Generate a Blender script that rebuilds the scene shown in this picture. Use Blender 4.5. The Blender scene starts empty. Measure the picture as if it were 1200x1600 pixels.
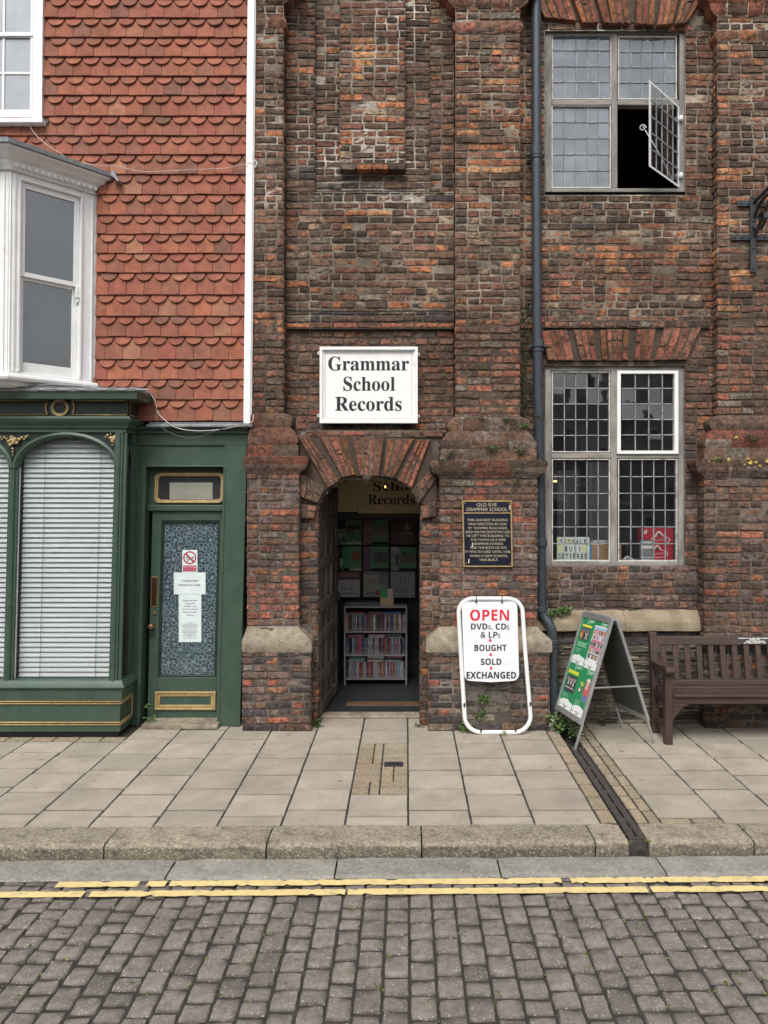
import bpy, math, random
from mathutils import Vector
R = math.radians
sc = bpy.context.scene
COL = sc.collection

# ------------------------------------------------------------------ camera, sky, sun, exposure
F, D, H, PX0, PY0 = 1190.0, 7.0, 2.118, 635.0, 775.0
cam_data = bpy.data.cameras.new('camera')
cam = bpy.data.objects.new('camera', cam_data)
COL.objects.link(cam)
cam.location = (0, -D, H)
cam.rotation_euler = (R(90), 0, 0)
cam_data.sensor_fit = 'VERTICAL'
cam_data.sensor_height = 24
cam_data.lens = F / 1600 * 24
cam_data.shift_x = -(PX0 - 600) / 1600
cam_data.shift_y = (PY0 - 800) / 1600
cam_data.clip_start = .05
cam_data.clip_end = 2000
sc.camera = cam

SUN_EL, SUN_AZ = 52, 12          # azimuth: degrees to the left of the camera's back
world = bpy.data.worlds.new('World')
sc.world = world
world.use_nodes = True
nt = world.node_tree
bg = nt.nodes['Background']
sky = nt.nodes.new('ShaderNodeTexSky')
sky.sky_type = 'NISHITA'
sky.sun_disc = False
sky.sun_elevation = R(SUN_EL)
sky.sun_rotation = R(180 + SUN_AZ)
sky.air_density = 1.0
sky.dust_density = 4.0
hs = nt.nodes.new('ShaderNodeHueSaturation')
hs.inputs['Saturation'].default_value = .22
nt.links.new(sky.outputs[0], hs.inputs['Color'])
tcw = nt.nodes.new('ShaderNodeTexCoord')
nzw = nt.nodes.new('ShaderNodeTexNoise')
nzw.inputs['Scale'].default_value = 2.2
nzw.inputs['Detail'].default_value = 6
nt.links.new(tcw.outputs['Generated'], nzw.inputs['Vector'])
rmw = nt.nodes.new('ShaderNodeValToRGB')
rmw.color_ramp.elements[0].position = .32
rmw.color_ramp.elements[0].color = (.42, .47, .54, 1)
rmw.color_ramp.elements[1].position = .68
rmw.color_ramp.elements[1].color = (1.4, 1.38, 1.35, 1)
nt.links.new(nzw.outputs[0], rmw.inputs[0])
mxw = nt.nodes.new('ShaderNodeMix')
mxw.data_type = 'RGBA'
mxw.blend_type = 'MULTIPLY'
mxw.inputs['Factor'].default_value = 1
nt.links.new(hs.outputs[0], mxw.inputs[6])
nt.links.new(rmw.outputs[0], mxw.inputs[7])
nt.links.new(mxw.outputs[2], bg.inputs['Color'])
bg.inputs['Strength'].default_value = .15

sun_d = bpy.data.lights.new('sun', 'SUN')
sun_d.energy = 1.5
sun_d.angle = R(25)
sun_d.color = (1, .96, .9)
sun = bpy.data.objects.new('sun', sun_d)
COL.objects.link(sun)
_d = Vector((-math.sin(R(SUN_AZ)) * math.cos(R(SUN_EL)), -math.cos(R(SUN_AZ)) * math.cos(R(SUN_EL)), math.sin(R(SUN_EL))))
sun.rotation_euler = _d.to_track_quat('Z', 'Y').to_euler()
sun.location = (0, -5, 12)

sc.view_settings.view_transform = 'Standard'
sc.view_settings.look = 'None'
sc.view_settings.exposure = .35
sc.view_settings.gamma = 1
sc.render.engine = 'CYCLES'
sc.cycles.max_bounces = 8
sc.cycles.transparent_max_bounces = 12

# ------------------------------------------------------------------ helpers
def X(px, Y=0.): return (px - PX0) * (D + Y) / F
def Z(py, Y=0.): return H + (PY0 - py) * (D + Y) / F
def P(px, py, Y=0.): return (X(px, Y), Y, Z(py, Y))
rnd = random.Random(7)
def U(a, b): return rnd.uniform(a, b)
def mul(c, k): return (c[0] * k, c[1] * k, c[2] * k)
def jitc(c, a=.12):
    k = 1 + U(-a, a)
    return (c[0] * k * (1 + U(-.05, .05)), c[1] * k, c[2] * k * (1 + U(-.05, .05)))
def mixc(a, b, t): return tuple(a[i] * (1 - t) + b[i] * t for i in range(3))

class MB:
    def __init__(s): s.v = []; s.f = []; s.m = []; s.c = []
    def add(s, vs, fs, mat=0, col=(1, 1, 1)):
        b = len(s.v); s.v.extend([tuple(p) for p in vs])
        if isinstance(col, list): s.c.extend(col)
        else: s.c.extend([col] * len(vs))
        for f in fs: s.f.append(tuple(b + i for i in f)); s.m.append(mat)
    def hexa(s, p, mat=0, col=(1, 1, 1)):   # p: 4 bottom pts ccw from above, 4 top pts
        s.add(p, [(3, 2, 1, 0), (4, 5, 6, 7), (0, 1, 5, 4), (1, 2, 6, 5), (2, 3, 7, 6), (3, 0, 4, 7)], mat, col)
    def box(s, x0, x1, y0, y1, z0, z1, mat=0, col=(1, 1, 1)):
        if x0 > x1: x0, x1 = x1, x0
        if y0 > y1: y0, y1 = y1, y0
        if z0 > z1: z0, z1 = z1, z0
        s.hexa([(x0, y0, z0), (x1, y0, z0), (x1, y1, z0), (x0, y1, z0), (x0, y0, z1), (x1, y0, z1), (x1, y1, z1), (x0, y1, z1)], mat, col)
    def pbox(s, px0, px1, py0, py1, yf, yb, mat=0, col=(1, 1, 1)):   # front face given in photo pixels at depth yf
        s.box(X(px0, yf), X(px1, yf), yf, yb, Z(py0, yf), Z(py1, yf), mat, col)
    def prism(s, pts, y0, y1, mat=0, col=(1, 1, 1)):   # (x,z) polygon extruded in Y
        a = sum(pts[i][0] * pts[(i + 1) % len(pts)][1] - pts[(i + 1) % len(pts)][0] * pts[i][1] for i in range(len(pts)))
        if a < 0: pts = pts[::-1]
        n = len(pts)
        vs = [(p[0], y0, p[1]) for p in pts] + [(p[0], y1, p[1]) for p in pts]
        fs = [tuple(range(n)), tuple(range(2 * n - 1, n - 1, -1))]
        for i in range(n):
            j = (i + 1) % n
            fs.append((j, i, n + i, n + j))
        s.add(vs, fs, mat, col)
    def ring(s, outer, inner, y0, y1, mat=0, col=(1, 1, 1)):   # two (x,z) loops of equal length
        n = len(outer)
        vs = [(p[0], y0, p[1]) for p in outer] + [(p[0], y0, p[1]) for p in inner] + [(p[0], y1, p[1]) for p in outer] + [(p[0], y1, p[1]) for p in inner]
        fs = []
        for i in range(n):
            j = (i + 1) % n
            fs += [(i, j, n + j, n + i), (2 * n + j, 2 * n + i, 3 * n + i, 3 * n + j), (j, i, 2 * n + i, 2 * n + j), (n + i, n + j, 3 * n + j, 3 * n + i)]
        s.add(vs, fs, mat, col)
    def tube(s, pts, r, n=8, closed=False, mat=0, col=(1, 1, 1), caps=True):
        pts = [Vector(p) for p in pts]; N = len(pts); rings = []; prev = None
        for i, p in enumerate(pts):
            if closed: t = pts[(i + 1) % N] - pts[i - 1]
            else: t = pts[min(i + 1, N - 1)] - pts[max(i - 1, 0)]
            t.normalize()
            a = prev if prev else (Vector((0, 0, 1)) if abs(t.z) < .9 else Vector((1, 0, 0)))
            u = (a - t * a.dot(t)).normalized(); w = t.cross(u); prev = u
            rr = r[i] if isinstance(r, (list, tuple)) else r
            rings.append([p + (u * math.cos(2 * math.pi * k / n) + w * math.sin(2 * math.pi * k / n)) * rr for k in range(n)])
        vs = [q for g in rings for q in g]; fs = []
        for i in range(N if closed else N - 1):
            a = i * n; b = ((i + 1) % N) * n
            for k in range(n): fs.append((a + k, a + (k + 1) % n, b + (k + 1) % n, b + k))
        if not closed and caps: fs += [tuple(range(n - 1, -1, -1)), tuple((N - 1) * n + k for k in range(n))]
        s.add(vs, fs, mat, col)
    def strip(s, pts, wdir, w, th, mat=0, col=(1, 1, 1)):    # flat bar following pts; wdir: width direction
        wd = Vector(wdir).normalized(); pts = [Vector(p) for p in pts]; N = len(pts); vs = []
        for i, p in enumerate(pts):
            t = (pts[min(i + 1, N - 1)] - pts[max(i - 1, 0)]).normalized(); nn = t.cross(wd).normalized()
            vs += [p + wd * w / 2 + nn * th / 2, p - wd * w / 2 + nn * th / 2, p - wd * w / 2 - nn * th / 2, p + wd * w / 2 - nn * th / 2]
        fs = [(3, 2, 1, 0), tuple(4 * (N - 1) + k for k in range(4))]
        for i in range(N - 1):
            for k in range(4): fs.append((4 * i + k, 4 * i + (k + 1) % 4, 4 * i + 4 + (k + 1) % 4, 4 * i + 4 + k))
        s.add(vs, fs, mat, col)
    def ball(s, c, r, n=10, m=7, sc3=(1, 1, 1), mat=0, col=(1, 1, 1)):
        vs = [(c[0], c[1], c[2] + r * sc3[2])]
        for i in range(1, m):
            a = math.pi * i / m
            for k in range(n):
                b = 2 * math.pi * k / n
                vs.append((c[0] + r * sc3[0] * math.sin(a) * math.cos(b), c[1] + r * sc3[1] * math.sin(a) * math.sin(b), c[2] + r * sc3[2] * math.cos(a)))
        vs.append((c[0], c[1], c[2] - r * sc3[2])); fs = []
        for k in range(n): fs.append((0, 1 + k, 1 + (k + 1) % n))
        for i in range(m - 2):
            for k in range(n): fs.append((1 + i * n + k, 1 + (i + 1) * n + k, 1 + (i + 1) * n + (k + 1) % n, 1 + i * n + (k + 1) % n))
        L = len(vs) - 1
        for k in range(n): fs.append((L, L - n + (k + 1) % n, L - n + k))
        s.add(vs, fs, mat, col)
    def patch(s, p00, p10, p11, p01, nrm, depth, col, mat=0, inset=.006, jit=.0015, rough=.0015, prot=0., nu=4, nv=3, dcol=None, cr=0.):
        """a brick-like block: bilinear front face with worn rounded edges, running back by depth"""
        w = (Vector(p10) - Vector(p00)).length; h = (Vector(p01) - Vector(p00)).length
        eu = min(inset / max(w, 1e-4), .3); ev = min(inset / max(h, 1e-4), .3)
        us = [0, eu] + [eu + (1 - 2 * eu) * i / (nu - 1) for i in range(1, nu - 1)] + [1 - eu, 1]
        vv = [0, ev] + [ev + (1 - 2 * ev) * i / (nv - 1) for i in range(1, nv - 1)] + [1 - ev, 1]
        a, b, c, d = Vector(p00), Vector(p10), Vector(p11), Vector(p01); nm = Vector(nrm)
        du = (b - a).normalized(); dv = (d - a).normalized(); vs = []; cs = []
        A, B = len(us), len(vv)
        for j, v in enumerate(vv):
            for i, u in enumerate(us):
                q = a * ((1 - u) * (1 - v)) + b * (u * (1 - v)) + c * (u * v) + d * ((1 - u) * v)
                edge = i in (0, A - 1) or j in (0, B - 1)
                if edge: q = q - nm * depth + du * U(-jit, jit) * .4 + dv * U(-jit, jit) * .4
                else: q = q + nm * (prot + U(-rough, rough)) + du * U(-jit, jit) + dv * U(-jit, jit)
                if cr and i in (0, 1, A - 2, A - 1) and j in (0, 1, B - 2, B - 1): q = q + (du * (1 if i < 2 else -1) + dv * (1 if j < 2 else -1)) * cr * (1. if edge else .7) * U(.5, 1.3)
                vs.append(q); k = 1 + U(-.08, .08)
                cs.append(mul(col, k) if not (edge and dcol) else (dcol if j in (0, B - 1) else mixc(dcol, col, .35)))
        fs = [(j * A + i, j * A + i + 1, (j + 1) * A + i + 1, (j + 1) * A + i) for j in range(B - 1) for i in range(A - 1)]
        s.add(vs, fs, mat, cs)
    def build(s, name, mats, parent=None, smooth=None, bevel=0., seg=2, xf=None):
        me = bpy.data.meshes.new(name)
        vs = s.v if xf is None else [xf(p) for p in s.v]
        me.from_pydata(vs, [], s.f); me.update()
        if not isinstance(mats, (list, tuple)): mats = [mats]
        for m in mats: me.materials.append(m)
        me.polygons.foreach_set('material_index', s.m)
        at = me.color_attributes.new('Col', 'FLOAT_COLOR', 'POINT')
        at.data.foreach_set('color', [k for c in s.c for k in (c[0], c[1], c[2], 1.)])
        if smooth is not None:
            me.polygons.foreach_set('use_smooth', [True] * len(me.polygons))
            if smooth < 180: me.set_sharp_from_angle(angle=R(smooth))
        o = bpy.data.objects.new(name, me); COL.objects.link(o)
        if parent is not None: o.parent = parent
        if bevel:
            b = o.modifiers.new('bevel', 'BEVEL'); b.width = bevel; b.segments = seg; b.limit_method = 'ANGLE'; b.angle_limit = R(40)
        return o

def tag(o, label=None, cat=None, group=None, kind=None):
    if label: o['label'] = label
    if cat: o['category'] = cat
    if group: o['group'] = group
    if kind: o['kind'] = kind
    return o
def thing(name, label, cat, loc=(0, 0, 0), group=None):
    o = bpy.data.objects.new(name, None); COL.objects.link(o); o.empty_display_size = .1
    o.location = loc
    o['base'] = loc
    return tag(o, label, cat, group)
def settle(root):    # children were built in world coordinates: keep them there under an empty that stands at the thing's base
    root.select_set(False)
    for ch in root.children:
        ch.matrix_parent_inverse.identity(); ch.location = tuple(-root.location[i] for i in range(3))

# ------------------------------------------------------------------ materials
def mat(name, col=(.5, .5, .5), rough=.6, var=.15, scale=6, bump=.15, bscale=60, attr=False, metal=0., spec=.5, dirt=None, dirt_amt=0., dscale=2.5, dlo=.5, dhi=.7, stretch=None, coat=0., soot=None, chip=None, spots=None, spec2=None, sp_scale=120, sp_lo=.66, bdist=.004):
    m = bpy.data.materials.new(name); m.use_nodes = True; n = m.node_tree.nodes; l = m.node_tree.links
    b = n['Principled BSDF']; tc = n.new('ShaderNodeTexCoord'); src = tc.outputs['Object']
    if stretch:
        mp = n.new('ShaderNodeMapping'); mp.inputs['Scale'].default_value = stretch; l.new(src, mp.inputs[0]); src = mp.outputs[0]
    def noise(sc_, det=5, ro=.6):
        t = n.new('ShaderNodeTexNoise'); t.inputs['Scale'].default_value = sc_; t.inputs['Detail'].default_value = det; t.inputs['Roughness'].default_value = ro
        l.new(src, t.inputs['Vector']); return t.outputs[0]
    def ramp(inp, lo, hi, c0, c1):
        r = n.new('ShaderNodeValToRGB'); r.color_ramp.elements[0].position = lo; r.color_ramp.elements[1].position = hi
        r.color_ramp.elements[0].color = (*c0, 1); r.color_ramp.elements[1].color = (*c1, 1); l.new(inp, r.inputs[0]); return r.outputs[0]
    def mix(kind, fac, a, c):
        x = n.new('ShaderNodeMix'); x.data_type = 'RGBA'; x.blend_type = kind
        if isinstance(fac, float): x.inputs['Factor'].default_value = fac
        else: l.new(fac, x.inputs['Factor'])
        for k, val in ((6, a), (7, c)):
            if isinstance(val, tuple): x.inputs[k].default_value = (*val, 1)
            else: l.new(val, x.inputs[k])
        return x.outputs[2]
    n1 = noise(scale)
    vcol = ramp(n1, .3, .7, (1 - var,) * 3, (1 + var,) * 3)
    base = col
    if attr:
        a = n.new('ShaderNodeAttribute'); a.attribute_name = 'Col'; base = a.outputs['Color']
    out = mix('MULTIPLY', 1., base, vcol)
    if chip:      # small fresh spalls showing the paler body
        out = mix('MIX', ramp(noise(52, 3, .6), .66, .71, (0, 0, 0), (.5,) * 3), out, mix('MULTIPLY', 1., base, (2.1, 1.7, 1.5)))
    if spec2:
        n3 = noise(sp_scale, 2, .5); f = ramp(n3, sp_lo, sp_lo + .05, (0, 0, 0), (1, 1, 1)); out = mix('MIX', f, out, spec2)
    if dirt:
        n4 = noise(dscale, 8, .65); f = ramp(n4, dlo, dhi, (0, 0, 0), (dirt_amt,) * 3); out = mix('MIX', f, out, dirt)
    if spots: out = mix('MIX', ramp(noise(11, 2, .4), .715, .73, (0, 0, 0), (.6,) * 3), out, spots)
    if soot: out = mix('MULTIPLY', 1., out, ramp(noise(soot[2], 4, .6), .33, .66, (soot[0],) * 3, (soot[1],) * 3))
    l.new(out, b.inputs['Base Color'])
    b.inputs['Roughness'].default_value = rough; b.inputs['Metallic'].default_value = metal
    b.inputs['Specular IOR Level'].default_value = spec
    if coat: b.inputs['Coat Weight'].default_value = coat; b.inputs['Coat Roughness'].default_value = .15
    if bump:
        bp = n.new('ShaderNodeBump'); bp.inputs['Strength'].default_value = bump; bp.inputs['Distance'].default_value = bdist
        l.new(noise(bscale, 6, .65), bp.inputs['Height']); l.new(bp.outputs[0], b.inputs['Normal'])
    return m

M = {}
M['brick'] = mat('brick', rough=.92, var=.5, scale=46, bump=1., bscale=70, attr=True, spec=.22, dirt=(.046, .034, .027), dirt_amt=.78, dscale=19, dlo=.46, dhi=.62, bdist=.014, soot=(.66, 1.25, 1.9), chip=(.5, .26, .14))
M['mortar'] = mat('mortar', rough=.95, var=.4, scale=22, bump=.9, bscale=60, attr=True, spec=.2, dirt=(.07, .055, .042), dirt_amt=.75, dscale=3.4, dlo=.4, dhi=.62, bdist=.012)
M['stone'] = mat('stone', (.31, .265, .2), .9, .3, 14, 1., 40, dirt=(.09, .078, .058), dirt_amt=.8, dscale=5, dlo=.5, dhi=.72, bdist=.012, spec=.25)
M['rubble'] = mat('rubble', rough=.9, var=.4, scale=26, bump=.9, bscale=45, attr=True, spec=.25, stretch=(.5, .5, 2.2), bdist=.014)
M['tile'] = mat('tile', rough=.8, var=.22, scale=14, bump=.4, bscale=70, attr=True, spec=.3, dirt=(.12, .06, .04), dirt_amt=.5, dscale=11, dlo=.55, dhi=.75)
M['white'] = mat('white_paint', (.78, .78, .77), .45, .05, 7, .2, 30, dirt=(.45, .42, .37), dirt_amt=.45, dscale=6, dlo=.6, dhi=.8)
M['green'] = mat('green_paint', (.046, .080, .057), .42, .16, 7, .25, 45, dirt=(.085, .105, .088), dirt_amt=.5, dscale=6, dlo=.5, dhi=.72, spec=.4)
M['dgreen'] = mat('dark_green_paint', (.017, .029, .021), .4, .12, 5, .12, 40, dirt=(.05, .06, .05), dirt_amt=.25, dscale=5, dlo=.6, dhi=.8)
M['gold'] = mat('gold_paint', (.42, .31, .14), .42, .2, 20, .2, 60, metal=.25, dirt=(.14, .1, .05), dirt_amt=.5, dscale=18, dlo=.5, dhi=.75)
M['brass'] = mat('brass', (.42, .3, .13), .35, .2, 20, .1, 60, metal=.85)
M['lead'] = mat('lead', (.23, .24, .25), .55, .3, 12, .6, 25, metal=.3, dirt=(.5, .5, .5), dirt_amt=.5, dscale=9, dlo=.55, dhi=.7)
M['pipe'] = mat('pipe_paint', (.035, .043, .052), .38, .2, 9, .15, 50, dirt=(.12, .12, .11), dirt_amt=.35, dscale=7, dlo=.58, dhi=.8)
M['iron'] = mat('iron', (.045, .048, .052), .5, .3, 30, .4, 60, metal=.4, dirt=(.09, .06, .045), dirt_amt=.5, dscale=20, dlo=.5, dhi=.7)
M['wood'] = mat('weathered_wood', (.27, .255, .235), .85, .35, 16, .6, 60, stretch=(1, 1, .25), dirt=(.09, .08, .07), dirt_amt=.7, dscale=10, dlo=.48, dhi=.72, spec=.3)
M['wood_h'] = mat('weathered_wood_rail', (.27, .255, .235), .85, .35, 16, .6, 60, stretch=(.25, 1, 1), dirt=(.09, .08, .07), dirt_amt=.7, dscale=10, dlo=.48, dhi=.72, spec=.3)
M['oldwhite'] = mat('flaking_white_paint', (.6, .58, .53), .6, .2, 20, .5, 50, dirt=(.2, .17, .13), dirt_amt=.8, dscale=14, dlo=.52, dhi=.66)
M['cames'] = mat('lead_cames', (.2, .215, .225), .6, .2, 20, .1, 50, dirt=(.5, .5, .48), dirt_amt=.35, dscale=9, dlo=.5, dhi=.6)
M['door'] = mat('old_oak', (.09, .075, .062), .8, .35, 14, .6, 60, stretch=(1, 1, .2), dirt=(.24, .215, .19), dirt_amt=.65, dscale=7, dlo=.5, dhi=.7)
M['bench'] = mat('bench_paint', (.056, .033, .026), .55, .18, 12, .25, 60, stretch=(.3, 1, 1), dirt=(.12, .08, .07), dirt_amt=.35, dscale=12, dlo=.55, dhi=.75)
M['slab'] = mat('slab', rough=.9, var=.1, scale=4, bump=.35, bscale=160, attr=True, spec=.25, dirt=(.2, .175, .14), dirt_amt=.55, dscale=2.2, dlo=.5, dhi=.75, spec2=(.17, .15, .125), sp_scale=170, sp_lo=.6, spots=(.12, .105, .085))
M['paver'] = mat('aggregate_paver', rough=.9, var=.25, scale=40, bump=.9, bscale=150, attr=True, spec=.25, spec2=(.5, .46, .38), sp_scale=110, sp_lo=.6, bdist=.008)
M['sett'] = mat('sett', rough=.82, var=.22, scale=28, bump=.7, bscale=130, attr=True, spec=.3, spec2=(.42, .40, .37), sp_scale=105, sp_lo=.635, dirt=(.06, .052, .043), dirt_amt=.25, dscale=4, dlo=.5, dhi=.75, bdist=.006)
M['joint'] = mat('joint_earth', (.035, .03, .024), .95, .3, 20, .8, 60, dirt=(.06, .075, .025), dirt_amt=.6, dscale=5, dlo=.6, dhi=.7)
M['kerb'] = mat('kerb_stone', rough=.92, var=.4, scale=45, bump=1., bscale=80, attr=True, spec=.2, dirt=(.085, .07, .052), dirt_amt=.55, dscale=10, dlo=.5, dhi=.68, spec2=(.46, .42, .34), sp_scale=75, sp_lo=.58, bdist=.018)
M['gutter'] = mat('gutter_stone', rough=.75, var=.2, scale=30, bump=.6, bscale=110, attr=True, spec=.25, spec2=(.4, .4, .37), sp_scale=90, sp_lo=.62, dirt=(.12, .11, .09), dirt_amt=.4, dscale=3, dlo=.5, dhi=.7)
M['yellow'] = mat('yellow_paint', (.68, .53, .24), .75, .12, 20, .4, 80, dirt=(.3, .25, .17), dirt_amt=.6, dscale=16, dlo=.54, dhi=.7)
M['print'] = mat('printed', rough=.45, var=.03, scale=5, bump=0, attr=True)
M['matt'] = mat('matt_print', rough=.8, var=.06, scale=8, bump=.05, attr=True)
M['alu'] = mat('aluminium', (.55, .56, .57), .35, .06, 8, .05, 60, metal=.75)
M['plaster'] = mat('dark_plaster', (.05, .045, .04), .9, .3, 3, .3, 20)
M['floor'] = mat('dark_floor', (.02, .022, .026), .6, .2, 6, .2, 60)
M['black'] = mat('black_paint', (.012, .012, .014), .5, .1, 6, 0)
M['leaf'] = mat('leaf', rough=.55, var=.25, scale=30, bump=0, attr=True)
M['blind'] = mat('blind_slat', (.74, .725, .73), .45, .05, 3, 0)
M['rust'] = mat('rusty_iron', (.055, .046, .044), .75, .3, 40, .7, 90, dirt=(.1, .055, .035), dirt_amt=.5, dscale=25, dlo=.5, dhi=.7)

def glass(name, ior=1.5, film_sky=(.3, .33, .36), film_sky_amt=.05, tint=(.9, .92, .92), rough=.02, attr=False, lo=.4, hi=2.2):
    m = bpy.data.materials.new(name); m.use_nodes = True; n = m.node_tree.nodes; l = m.node_tree.links
    n.remove(n['Principled BSDF']); out = n['Material Output']
    tr = n.new('ShaderNodeBsdfTransparent'); tr.inputs[0].default_value = (*tint, 1)
    df = n.new('ShaderNodeBsdfDiffuse'); df.inputs[0].default_value = (*film_sky, 1)  # diffuse layer: faint dirt on some panes, painted sky reflection on others
    gl = n.new('ShaderNodeBsdfGlossy'); gl.inputs['Roughness'].default_value = rough
    fr = n.new('ShaderNodeFresnel')
    ge = n.new('ShaderNodeNewGeometry'); mi = n.new('ShaderNodeMapRange'); mi.inputs[3].default_value = ior; mi.inputs[4].default_value = 1 / ior
    l.new(ge.outputs['Backfacing'], mi.inputs[0]); l.new(mi.outputs[0], fr.inputs['IOR'])     # same reflection from either side
    tc = n.new('ShaderNodeTexCoord'); nz = n.new('ShaderNodeTexNoise'); nz.inputs['Scale'].default_value = 7; nz.inputs['Detail'].default_value = 7
    l.new(tc.outputs['Object'], nz.inputs['Vector'])
    mr = n.new('ShaderNodeMapRange'); mr.inputs[1].default_value = .35; mr.inputs[2].default_value = .8; mr.inputs[3].default_value = film_sky_amt * lo; mr.inputs[4].default_value = min(1, film_sky_amt * hi)
    l.new(nz.outputs[0], mr.inputs[0]); fac = mr.outputs[0]
    if attr:
        a = n.new('ShaderNodeAttribute'); a.attribute_name = 'Col'; mm = n.new('ShaderNodeMath'); mm.operation = 'MULTIPLY'; l.new(fac, mm.inputs[0]); l.new(a.outputs['Fac'], mm.inputs[1]); fac = mm.outputs[0]
    bp = n.new('ShaderNodeBump'); bp.inputs['Strength'].default_value = .06; bp.inputs['Distance'].default_value = .01
    nb = n.new('ShaderNodeTexNoise'); nb.inputs['Scale'].default_value = 5; l.new(tc.outputs['Object'], nb.inputs['Vector']); l.new(nb.outputs[0], bp.inputs['Height']); l.new(bp.outputs[0], gl.inputs['Normal'])
    m1 = n.new('ShaderNodeMixShader'); l.new(fac, m1.inputs[0]); l.new(tr.outputs[0], m1.inputs[1]); l.new(df.outputs[0], m1.inputs[2])
    m2 = n.new('ShaderNodeMixShader'); l.new(fr.outputs[0], m2.inputs[0]); l.new(m1.outputs[0], m2.inputs[1]); l.new(gl.outputs[0], m2.inputs[2])
    l.new(m2.outputs[0], out.inputs['Surface']); return m
M['glass'] = glass('old_glass', 2.0, film_sky_amt=.03, attr=True)
M['glass_up'] = glass('sky_toned_glass', 2.3, film_sky=(.27, .32, .38), film_sky_amt=.44, attr=True, lo=.6, hi=1.4)  # blue-grey sky reflection painted into the panes as a diffuse tone
M['glass_pale_sky'] = glass('pale_sky_glass', 2.5, film_sky=(.3, .33, .36), film_sky_amt=.8, lo=.8, hi=1.2)  # whitish diffuse tone stands for the sky mirrored in the sash panes
M['glass_sash'] = glass('sash_glass', 2.7, film_sky=(.12, .13, .14), film_sky_amt=.25, tint=(.6, .62, .64), lo=.7, hi=1.3)  # diffuse grey painted in beside the true reflection of the sky
M['glass_shop'] = glass('shop_glass', 1.45, film_sky_amt=.02)
def emit(name, col, s):
    m = bpy.data.materials.new(name); m.use_nodes = True; n = m.node_tree.nodes; b = n['Principled BSDF']
    b.inputs['Emission Color'].default_value = (*col, 1); b.inputs['Emission Strength'].default_value = s; b.inputs['Base Color'].default_value = (*col, 1); return m
M['bulb'] = emit('warm_bulb', (1, .6, .2), 3)
def lace():
    m = bpy.data.materials.new('lace'); m.use_nodes = True; n = m.node_tree.nodes; l = m.node_tree.links; b = n['Principled BSDF']
    tc = n.new('ShaderNodeTexCoord'); vo = n.new('ShaderNodeTexVoronoi'); vo.inputs['Scale'].default_value = 20; vo.inputs['Randomness'].default_value = .55
    nz = n.new('ShaderNodeTexNoise'); nz.inputs['Scale'].default_value = 30; l.new(tc.outputs['Object'], nz.inputs['Vector'])
    l.new(tc.outputs['Object'], vo.inputs['Vector'])
    ma = n.new('ShaderNodeMath'); ma.operation = 'MULTIPLY'; ma.inputs[1].default_value = 15; l.new(vo.outputs['Distance'], ma.inputs[0])
    ad = n.new('ShaderNodeMath'); ad.operation = 'MULTIPLY_ADD'; ad.inputs[1].default_value = 2.5; l.new(nz.outputs[0], ad.inputs[0]); l.new(ma.outputs[0], ad.inputs[2])
    si = n.new('ShaderNodeMath'); si.operation = 'SINE'; l.new(ad.outputs[0], si.inputs[0])
    r = n.new('ShaderNodeValToRGB'); r.color_ramp.elements[0].position = .3; r.color_ramp.elements[1].position = .6
    r.color_ramp.elements[0].color = (.045, .06, .075, 1); r.color_ramp.elements[1].color = (.32, .38, .42, 1)
    l.new(si.outputs[0], r.inputs[0]); l.new(r.outputs[0], b.inputs['Base Color']); b.inputs['Roughness'].default_value = .9; return m
M['lace'] = lace()

# ------------------------------------------------------------------ lettering
def mathbold(s, up, lo, dg):
    r = ''
    for c in s:
        if 'A' <= c <= 'Z': r += chr(up + ord(c) - 65)
        elif 'a' <= c <= 'z': r += chr(lo + ord(c) - 97)
        elif c.isdigit(): r += chr(dg + ord(c) - 48)
        else: r += c
    return r
def serif(s): return mathbold(s, 0x1D400, 0x1D41A, 0x1D7CE)
def sans(s): return mathbold(s, 0x1D5D4, 0x1D5EE, 0x1D7EC)
_tc = {}
def glyphs(s, fat=0.):
    if (s, fat) in _tc: return _tc[(s, fat)]
    c = bpy.data.curves.new('lettering', 'FONT'); c.body = s; c.size = 1; c.offset = fat; c.resolution_u = 4
    o = bpy.data.objects.new('lettering', c); COL.objects.link(o)
    dg = bpy.context.evaluated_depsgraph_get()
    me = bpy.data.meshes.new_from_object(o.evaluated_get(dg))
    vs = [(v.co.x, v.co.y) for v in me.vertices]; fs = [tuple(p.vertices) for p in me.polygons]
    bpy.data.objects.remove(o); bpy.data.curves.remove(c); bpy.data.meshes.remove(me)
    _tc[(s, fat)] = (vs, fs); return vs, fs
def text(mb, s, box, place, mat=0, col=(0, 0, 0), fat=0.):
    """s set so that its ink fills box=(u0,u1,v0,v1), v downwards; place(u,v) -> point"""
    vs, fs = glyphs(s, fat)
    x0 = min(v[0] for v in vs); x1 = max(v[0] for v in vs); y0 = min(v[1] for v in vs); y1 = max(v[1] for v in vs)
    u0, u1, v0, v1 = box
    mb.add([place(u0 + (a - x0) / (x1 - x0) * (u1 - u0), v1 - (b - y0) / (y1 - y0) * (v1 - v0)) for a, b in vs], fs, mat, col)
def flat(Y): return lambda u, v: (X(u, Y), Y, Z(v, Y))
def disc(mb, cu, cv, r, place, mat=0, col=(0, 0, 0), n=20, r2=None):
    if r2 is None: mb.add([place(cu + r * math.cos(2 * math.pi * k / n), cv - r * math.sin(2 * math.pi * k / n)) for k in range(n)], [tuple(range(n))], mat, col)
    else:
        vs = [place(cu + q * math.cos(2 * math.pi * k / n), cv - q * math.sin(2 * math.pi * k / n)) for q in (r, r2) for k in range(n)]
        mb.add(vs, [(k, (k + 1) % n, n + (k + 1) % n, n + k) for k in range(n)], mat, col)
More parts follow.
